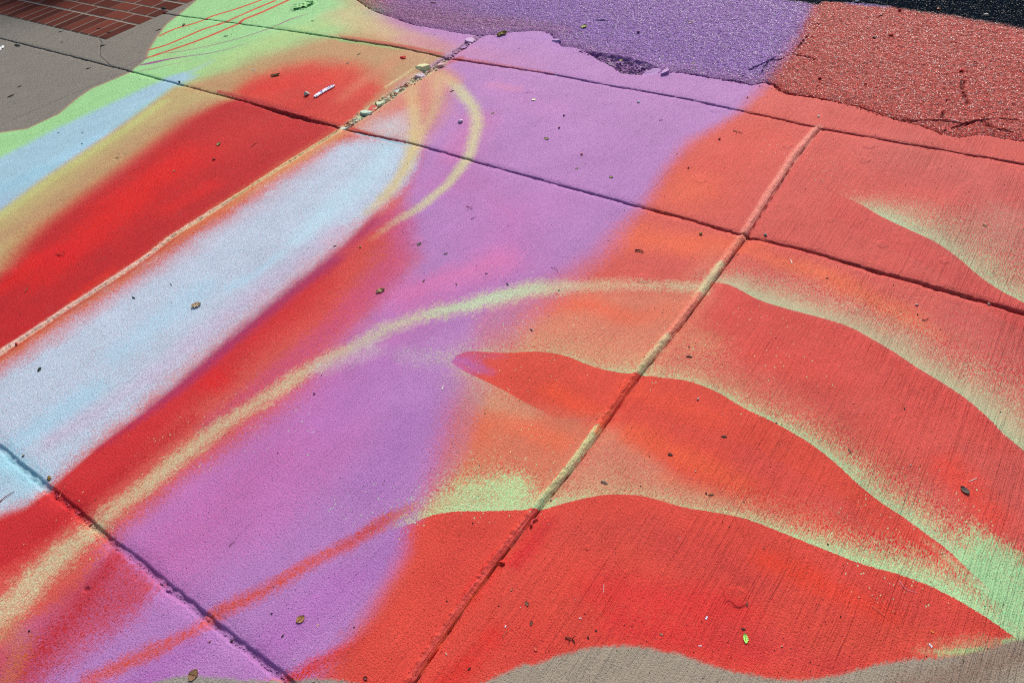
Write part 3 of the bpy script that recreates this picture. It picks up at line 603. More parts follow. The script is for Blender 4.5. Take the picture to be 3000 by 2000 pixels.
    if asph:                                            # unpainted binder is dull, painted stone tops are glossy
        sp = nt.nodes.new('ShaderNodeSeparateColor'); L(base, sp.inputs[0]); pt = M('MULTIPLY', M('SUBTRACT', M('MAXIMUM', sp.outputs[0], sp.outputs[2]), .03), 12, clamp=True)
        L(M('ADD', M('MULTIPLY', M('GREATER_THAN', sc_.outputs[1], .9), .12), M('MULTIPLY', pt, M('ADD', .03, M('MULTIPLY', M('GREATER_THAN', sc_.outputs[1], .82), .65)))), b.inputs['Specular IOR Level'])
    # bump
    if kind == 'slab':
        broom = noise(95, 2.2, 4, .72, wob=.22); grain = noise(230, 190, 3, .75); fine = noise(620, 620, 2)
        patch = M('MULTIPLY', M('SUBTRACT', noise(5, 3, 4), .36), 3.4, clamp=True)
        xp = nt.nodes.new('ShaderNodeSeparateXYZ'); L(geo.outputs['Position'], xp.inputs[0])
        bw = M('ADD', .0042, M('MULTIPLY', M('MULTIPLY', M('ADD', xp.outputs[0], .9), .8, clamp=True), .0080))   # the broom bit deeper in the slabs to the right
        h = M('ADD', M('MULTIPLY', M('MULTIPLY', broom, bw), M('ADD', .35, patch)), M('ADD', M('MULTIPLY', grain, .0031), M('MULTIPLY', fine, .0009)))
        h = M('SUBTRACT', h, M('MULTIPLY', pits, .0008))
    elif asph:
        v = nt.nodes.new('ShaderNodeTexVoronoi'); v.feature = 'SMOOTH_F1'; v.inputs['Scale'].default_value = 1; v.inputs['Smoothness'].default_value = .3; L(mapped(170, 170, 60), v.inputs['Vector'])
        v2 = nt.nodes.new('ShaderNodeTexVoronoi'); v2.inputs['Scale'].default_value = 1; L(mapped(260, 260, 60), v2.inputs['Vector'])
        fx = nt.nodes.new('ShaderNodeVectorMath'); fx.operation = 'DOT_PRODUCT'; L(va.outputs['Color'], fx.inputs[0])      # every stone top tilts its own way
        pv = nt.nodes.new('ShaderNodeVectorMath'); pv.operation = 'SUBTRACT'; L(mapped(215, 215, 60), pv.inputs[0]); L(va.outputs['Position'], pv.inputs[1]); L(pv.outputs[0], fx.inputs[1])
        h = M('ADD', M('ADD', M('MULTIPLY', v.outputs['Distance'], -.0026), M('MULTIPLY', fx.outputs['Value'], .0021)), M('ADD', M('MULTIPLY', v2.outputs['Distance'], -.0012), M('MULTIPLY', noise(60, 60, 3), .003)))
    else: h = M('MULTIPLY', noise(200, 200, 3), .0008)
    bp = nt.nodes.new('ShaderNodeBump'); bp.inputs['Strength'].default_value = 1; bp.inputs['Distance'].default_value = 1.0
    L(h, bp.inputs['Height']); L(bp.outputs[0], b.inputs['Normal'])
    return m
MAT = {k: ground_material(n, k) for k, n in (('slab', 'painted_concrete'), ('asphalt', 'painted_asphalt'), ('brick', 'brick_pavers'))}

NAMES = {90: ('road', 'rough asphalt road painted violet and brick red beyond the torn concrete edge', 'road', 'asphalt'),
         80: ('brick_paving', 'dark red brick paving with pale mortar in the far shaded corner', 'brick paving', 'brick')}
SL = {0: 'narrow gutter strip of concrete between the long joint and the rough asphalt', 1: 'far concrete slab row', 2: 'main concrete slab', 3: 'front concrete slab'}
SLAB = {1: 'green and pink gutter strip of concrete short of the broken crack', 2: 'lilac to coral gutter strip of concrete along the torn asphalt edge',
        10: 'bare grey concrete slab wrapped round the brick corner', 11: 'green and red concrete slab carrying the white paper wrapper', 12: 'lilac concrete slab with yellow loops beside the rubble crack', 13: 'far coral concrete slab beyond the ridge joint with a mint wedge',
        20: 'bare grey concrete slab with dark chips beside the green edge', 21: 'concrete slab striped green, blue, yellow and deep red', 22: 'large concrete slab with pale blue band, red crease and purple field', 23: 'coral concrete slab with long mint edged waves',
        30: 'front slab off to the side', 31: 'slab beyond the pale ridge, front row', 32: 'front corner concrete slab with red, green and orchid streaks', 33: 'front slab beyond the ridge joint'}

def grid_objects(xs, ys, keep_fn, zoff, with_objects, suffix=''):
    X, Y = np.meshgrid(xs, ys); nx, ny = len(xs), len(ys)
    keepf = keep_fn((X[:-1, :-1]+X[1:, 1:])/2, (Y[:-1, :-1]+Y[1:, 1:])/2)
    use = np.zeros((ny, nx), bool); use[:-1, :-1] |= keepf; use[1:, :-1] |= keepf; use[:-1, 1:] |= keepf; use[1:, 1:] |= keepf
    vid = np.full((ny, nx), -1, np.int64); n = int(use.sum()); vid[use] = np.arange(n)
    x = X[use].astype(f32); y = Y[use].astype(f32)
    z, rid, asp, soil, mort, shade, bx = relief(x, y)
    oF, oD, iF, iD, sel, dots = paint_all(x, y)
    j, i = np.nonzero(keepf)
    quads = np.stack([vid[j, i], vid[j, i+1], vid[j+1, i+1], vid[j+1, i]], 1)
    fr = rid[quads[:, 0]]
    bare_asp = asp > .5
    objs = {}
    for r in np.unique(fr):
        q = quads[fr == r]; u, inv = np.unique(q, return_inverse=True); inv = inv.reshape(q.shape)
        r = int(r)
        if r in NAMES: nm, lab, cat, mk = NAMES[r]
        else: nm, lab, cat, mk = 'pavement', SLAB.get(r, 'painted concrete slab of the pavement'), 'pavement slab', 'slab'
        me = bpy.data.meshes.new(nm)
        me.vertices.add(len(u)); me.vertices.foreach_set('co', np.stack([x[u], y[u], z[u]+zoff], 1).astype(f32).ravel())
        me.loops.add(inv.size); me.loops.foreach_set('vertex_index', inv.ravel().astype(np.int32))
        me.polygons.add(len(q)); me.polygons.foreach_set('loop_start', np.arange(0, inv.size, 4, dtype=np.int32)); 
        me.update(calc_edges=True); me.polygons.foreach_set('use_smooth', np.ones(len(q), bool))
        def fc(nm_, v):
            a = me.attributes.new(nm_, 'FLOAT_VECTOR', 'POINT'); a.data.foreach_set('vector', np.ascontiguousarray(v, f32).ravel())
        def fl(nm_, v):
            a = me.attributes.new(nm_, 'FLOAT', 'POINT'); a.data.foreach_set('value', np.ascontiguousarray(v, f32))
        if mk != 'brick':
            fc('cf', oF[u]); fc('cd', oD[u]*.5+.5); fc('ci', iF[u]); fc('cj', iD[u]*.5+.5); fl('sel', sel[u]); fl('dots', dots[u])
        else: fl('mort', mort[u]); fl('shade', shade[u])
        fl('soil', soil[u])
        me.materials.append(MAT[mk])
        o = bpy.data.objects.new(nm, me); COL.objects.link(o)
        tag(o, lab+suffix, cat, None, 'structure'); objs[r] = o
    return (x, y, oF)
def in_frame(X, Y): return inside(FRAME, X, Y)
xs = graded(.95, -7.2, .0026, .0056)[::-1]; ys = graded(-.65, 4.75, .0026, .0054)
FX, FY, FF = grid_objects(xs, ys, in_frame, 0, True)
# the same pavement going on outside the shot, coarser
def out_frame(X, Y):
    c = FRAME.mean(0); sh = c+(FRAME-c)*.985
    return ~inside(sh, X, Y)
grid_objects(np.arange(-11, 4.01, .04), np.arange(-4, 8.01, .04), out_frame, -.004, False, ', outer part beyond the mural view')
# ground below everything
me = bpy.data.meshes.new('ground'); me.from_pydata([(-60, -60, -.06), (60, -60, -.06), (60, 60, -.06), (-60, 60, -.06)], [], [(0, 1, 2, 3)])
gm = bpy.data.materials.new('earth'); gm.use_nodes = True; gb = gm.node_tree.nodes['Principled BSDF']
gn = node(gm.node_tree, 'ShaderNodeTexNoise', Scale=30.0, Detail=6.0); gr = gm.node_tree.nodes.new('ShaderNodeValToRGB')
gr.color_ramp.elements[0].color = (.10, .095, .09, 1); gr.color_ramp.elements[1].color = (.24, .23, .21, 1)
gm.node_tree.links.new(gn.outputs[0], gr.inputs[0]); gm.node_tree.links.new(gr.outputs[0], gb.inputs[0]); gb.inputs['Roughness'].default_value = .9
me.materials.append(gm); go = bpy.data.objects.new('ground', me); COL.objects.link(go); tag(go, 'plain grey ground stretching out around the pavement', 'ground', None, 'structure')
# ---------------------------------------------------------------- unseen block added just outside the view to shade the far brick corner
def box_mesh(bm, x0, x1, y0, y1, z0, z1, bev=.0):
    r = bmesh.ops.create_cube(bm, size=1); vs = r['verts']
    for v in vs: v.co = Vector(((x0+x1)/2+v.co.x*(x1-x0), (y0+y1)/2+v.co.y*(y1-y0), (z0+z1)/2+v.co.z*(z1-z0)))
    if bev: bmesh.ops.bevel(bm, geom=[e for e in bm.edges if all(v in vs for v in e.verts)], offset=bev, segments=2, affect='EDGES')
def link(name, bm, mats, parent=None, smooth_=False):
    me = bpy.data.meshes.new(name); bm.to_mesh(me); bm.free()
    for m in (mats if isinstance(mats, (list, tuple)) else [mats]): me.materials.append(m)
    if smooth_: me.polygons.foreach_set('use_smooth', [True]*len(me.polygons))
    o = bpy.data.objects.new(name, me); COL.objects.link(o)
    if parent: o.parent = parent
    return o
_mc = {}
def pmat(col, rough=.7, var=.35, scale=900):
    """dry plant / stone / paint skin: sRGB colour with uneven tone"""
    key = (tuple(int(c) for c in col), rough, scale)
    if key in _mc: return _mc[key]
    m = bpy.data.materials.new('scrap_surface'); m.use_nodes = True; nt = m.node_tree; b = nt.nodes['Principled BSDF']
    c = [float(v) for v in lin(col)]*1
    tc = nt.nodes.new('ShaderNodeNewGeometry'); n = node(nt, 'ShaderNodeTexNoise', Scale=float(scale), Detail=3.0); nt.links.new(tc.outputs['Position'], n.inputs['Vector'])
    r = nt.nodes.new('ShaderNodeValToRGB'); r.color_ramp.elements[0].position = .3; r.color_ramp.elements[1].position = .7
    r.color_ramp.elements[0].color = (*[v*(1-var) for v in c], 1); r.color_ramp.elements[1].color = (*[min(1, v*(1+var)) for v in c], 1)
    nt.links.new(n.outputs['Fac'], r.inputs[0]); nt.links.new(r.outputs[0], b.inputs['Base Color'])
    b.inputs['Roughness'].default_value = rough; b.inputs['Specular IOR Level'].default_value = .3
    bp = nt.nodes.new('ShaderNodeBump'); bp.inputs['Distance'].default_value = .0004; nt.links.new(n.outputs['Fac'], bp.inputs['Height']); nt.links.new(bp.outputs[0], b.inputs['Normal'])
    _mc[key] = m; return m
pl = bpy.data.objects.new('shade_block', None); COL.objects.link(pl); pl.location = (-9.6, 4.3, 0)
tag(pl, 'unseen block added to shade the dark brick corner', 'planter')
bm = bmesh.new(); box_mesh(bm, -2.4, 3.25, -.9, 1.3, -.05, 1.0); link('shade_block_body', bm, pmat((112, 52, 42), .85, .4, 60), pl)
bm = bmesh.new(); box_mesh(bm, -2.45, 3.3, -.95, 1.35, 1.0, 1.08, .01); link('cap', bm, pmat((170, 164, 150), .8, .2, 60), pl)

# ---------------------------------------------------------------- litter
def zat(x, y): return float(relief(np.array([x], f32), np.array([y], f32))[0][0])
def frame_at(px, py, ln, ang):
    """world place, direction and real length of something drawn ln survey units long at ang degrees (screen, counter-clockwise)"""
    a = math.radians(ang); W = G([(px, py), (px+math.cos(a)*ln/2, py-math.sin(a)*ln/2), (px-math.cos(a)*ln/2, py+math.sin(a)*ln/2)])
    d = W[1]-W[2]; return W[0], math.atan2(d[1], d[0]), float(np.hypot(*d))
def root_or(o, px, py, ln, ang, lift=0.0):
    p, th, L_ = frame_at(px, py, ln, ang); o.location = (p[0], p[1], zat(*p)+lift); o.rotation_euler = (0, 0, th); return o
def slab_solid(bm, top, thick):
    """closed thin solid from a grid of rows of points"""
    nr, nc = len(top), len(top[0])
    T = [[bm.verts.new(p) for p in row] for row in top]; Bv = [[bm.verts.new((p[0], p[1], p[2]-thick)) for p in row] for row in top]
    for i in range(nr-1):
        for j in range(nc-1):
            bm.faces.new((T[i][j], T[i][j+1], T[i+1][j+1], T[i+1][j])); bm.faces.new((Bv[i][j], Bv[i+1][j], Bv[i+1][j+1], Bv[i][j+1]))
    for i in range(nr-1):
        bm.faces.new((T[i][0], T[i+1][0], Bv[i+1][0], Bv[i][0])); bm.faces.new((T[i][-1], Bv[i][-1], Bv[i+1][-1], T[i+1][-1]))
    for j in range(nc-1):
        bm.faces.new((T[0][j], Bv[0][j], Bv[0][j+1], T[0][j+1])); bm.faces.new((T[-1][j], T[-1][j+1], Bv[-1][j+1], Bv[-1][j]))
    bmesh.ops.recalc_face_normals(bm, faces=bm.faces)
def tube(bm, pts, r0, r1, sides=6):
    rings = []; n = len(pts)
    for i, p in enumerate(pts):
        p = Vector(p); t = (Vector(pts[min(i+1, n-1)])-Vector(pts[max(i-1, 0)])).normalized()
        s_ = t.cross(Vector((0, 0, 1))).normalized() if abs(t.z) < .95 else Vector((1, 0, 0)); u = s_.cross(t)
        r = r0+(r1-r0)*i/(n-1)
        rings.append([bm.verts.new(p+(s_*math.cos(2*math.pi*k/sides)+u*math.sin(2*math.pi*k/sides))*r) for k in range(sides)])
    for a, b in zip(rings, rings[1:]):
        for k in range(sides): bm.faces.new((a[k], a[(k+1) % sides], b[(k+1) % sides], b[k]))
    bm.faces.new(rings[0][::-1]); bm.faces.new(rings[-1])
def leaf_bm(L_, wd, rag=.15, lobes=0, curl=.25, bend=.0, seed=0):
    R = random.Random(seed); nu, nv = 15, 7; rows = []
    k1, k2 = R.uniform(-.3, .3), R.uniform(.6, 1.4)
    for i in range(nu):
        u = i/(nu-1); prof = max(.04, math.sin(math.pi*min(1, u*.96+.03))**.75)
        if lobes: prof *= 1-.42*abs(math.sin(lobes*math.pi*u))**2 if u > .15 else 1
        a = 1+R.uniform(-rag, rag); b = 1+R.uniform(-rag, rag); row = []
        for j in range(nv):
            v = j/(nv-1)*2-1; w_ = wd/2*prof*(a if v > 0 else b)
            x = (u-.5)*L_; y = v*w_+bend*L_*math.sin(math.pi*u)
            z = .0008+curl*wd*(v*v*.45)+curl*L_*.18*(k1*(u-.5)+k2*(u-.5)**2*2)+R.uniform(-.02, .02)*wd
            row.append((x, y, max(.0004, z)))
        rows.append(row)
    bm = bmesh.new(); slab_solid(bm, rows, .0003); return bm
def make_leaf(name, px, py, ln, ang, col, wr=.45, **k):
    p, th, L_ = frame_at(px, py, ln, ang); seed = int(px*7+py)
    if ln >= 20:
        r = bpy.data.objects.new(name, None); COL.objects.link(r); r.location = (p[0], p[1], zat(*p)); r.rotation_euler = (0, 0, th)
        o = link('blade', leaf_bm(L_, L_*wr*1.55, seed=seed, **k), pmat([min(240, c*1.2) for c in col], .6, .22), r)
        bm = bmesh.new(); tube(bm, [(-L_*.62, .02*L_, .0012), (-L_*.5, 0, .0016), (-.2*L_, .0, .0018), (.2*L_, .01*L_, .0020), (.4*L_, 0, .0024)], .0006, .0003); link('stem', bm, pmat([c*.7 for c in col], .7), r, True)
        return r
    o = link(name, leaf_bm(L_, max(L_*wr*1.35, .003), seed=seed, **k), pmat([min(240, c*1.15) for c in col], .6, .22)); o.location = (p[0], p[1], zat(*p)); o.rotation_euler = (0, 0, th); return o
def make_chip(name, px, py, ln, ang, col, wr=.35, hr=.22, **k):
    p, th, L_ = frame_at(px, py, ln, ang); R = random.Random(int(px*3+py)); n = 9; rows = []
    wd = max(L_*wr, .004) if ln < 14 else L_*wr
    for i in range(n):
        u = i/(n-1); pr = (max(.25, math.sin(math.pi*(u*.9+.05))**.4))*(1+R.uniform(-.18, .18)); c = wd*.12*R.uniform(-1, 1)
        rows.append([((u-.5)*L_+R.uniform(-.02, .02)*L_, v*wd/2*pr+c, .0005+wd*hr*(1.25-abs(v)**2)*pr*R.uniform(.85, 1.15)) for v in (-1, -.6, 0, .55, 1)])
    bm = bmesh.new(); slab_solid(bm, rows, wd*hr*.5)
    o = link(name, bm, pmat(col, .8)); o.location = (p[0], p[1], zat(*p)+wd*hr*.25); o.rotation_euler = (0, 0, th); return o
def make_pebble(name, px, py, ln, ang, col, hr=.7, **k):
    p, th, L_ = frame_at(px, py, ln, 0); R = random.Random(int(px+py*5)); s_ = ln*LS([(px, py)])[0]/2*(.72 if ln < 15 else .9)
    bm = bmesh.new(); bmesh.ops.create_icosphere(bm, subdivisions=2, radius=1); dirs = [(Vector((R.uniform(-1, 1), R.uniform(-1, 1), R.uniform(-1, 1))).normalized(), R.uniform(.55, .85)) for _ in range(9)]
    for v in bm.verts:
        for d, q in dirs:
            t = v.co.dot(d)
            if t > q: v.co -= d*(t-q)
        v.co = Vector((v.co.x*s_*1.1, v.co.y*s_*.85, v.co.z*s_*hr))
    o = link(name, bm, pmat(col, .65, .3, 700), None, False); o.location = (p[0], p[1], zat(*p)+s_*hr*.7); o.rotation_euler = (R.uniform(-.2, .2), R.uniform(-.2, .2), R.uniform(0, 6)); return o
def make_chunk(name, px, py, ln, col):
    p = G([(px, py)])[0]; R = random.Random(int(px+py*5)); s_ = ln*LS([(px, py)])[0]/2
    bm = bmesh.new(); bmesh.ops.create_icosphere(bm, subdivisions=3, radius=1)
    dirs = [(Vector((R.uniform(-1, 1), R.uniform(-1, 1), R.uniform(-.2, .5))).normalized(), R.uniform(.42, .68)) for _ in range(6)]+[(Vector((R.uniform(-.3, .3), R.uniform(-.5, .1), 1)).normalized(), .34)]
    for v in bm.verts:
        for d, q in dirs:
            t = v.co.dot(d)
            if t > q: v.co -= d*(t-q)
        v.co = Vector((v.co.x*s_*1.5, v.co.y*s_*1.15, v.co.z*s_*.8+R.uniform(-.02, .02)*s_))
    o = link(name, bm, pmat(col, .7, .28, 260)); o.location = (p[0], p[1], zat(*p)+s_*.12); o.rotation_euler = (R.uniform(-.15, .25), R.uniform(-.2, .2), R.uniform(0, 6)); return o
def make_twig(name, px, py, ln, ang, col, r=.0011, bend=.15, fork=0, **k):
    p, th, L_ = frame_at(px, py, ln, ang); R = random.Random(int(px*11+py)); n = 9
    path = [((i/(n-1)-.5)*L_, bend*L_*math.sin(math.pi*i/(n-1))+R.uniform(-.015, .015)*L_, r+.0006+.04*L_*math.sin(math.pi*i/(n-1))*R.uniform(.3, 1)) for i in range(n)]
    if not fork:
        bm = bmesh.new(); tube(bm, path, r, r*.6, 7); o = link(name, bm, pmat(col, .75), None, True); o.location = (p[0], p[1], zat(*p)); o.rotation_euler = (0, 0, th); return o
    root = bpy.data.objects.new(name, None); COL.objects.link(root); root.location = (p[0], p[1], zat(*p)); root.rotation_euler = (0, 0, th)
    bm = bmesh.new(); tube(bm, path, r, r*.6, 7); link('stem', bm, pmat(col, .75), root, True)
    for q in range(fork):
        i = 3+2*q; sx = 1 if q % 2 else -1; b0 = Vector(path[i]); e = b0+Vector((L_*.16, sx*L_*.34, .002))
        bm = bmesh.new(); tube(bm, [b0, (b0+e)/2+Vector((0, sx*.03*L_, .002)), e], r*.8, r*.4, 6); link('branch', bm, pmat(col, .75), root, True)
    return root
def make_scrap(name, px, py, ln, ang, col, wr=.5, **k):
    p, th, L_ = frame_at(px, py, ln, ang); R = random.Random(int(px*5+py)); rows = []; wd = L_*wr
    for i in range(7):
        u = i/6; a = R.uniform(.65, 1.05); rows.append([((u-.5)*L_*R.uniform(.92, 1.05), v*wd/2*a, .0008+R.uniform(0, .22)*wd) for v in (-1, -.5, 0, .5, 1)])
    bm = bmesh.new(); slab_solid(bm, rows, .0003); o = link(name, bm, pmat(col, .6, .12)); o.location = (p[0], p[1], zat(*p)); o.rotation_euler = (0, 0, th); return o
MK = {'leaf': make_leaf, 'chip': make_chip, 'pebble': make_pebble, 'twig': make_twig, 'scrap': make_scrap}
DK = (34, 36, 36); BR = (96, 74, 52); OL = (104, 104, 52); GY = (120, 116, 106); WH = (222, 222, 224); RB = (140, 44, 42); TN = (160, 138, 104); MV = (132, 92, 128)
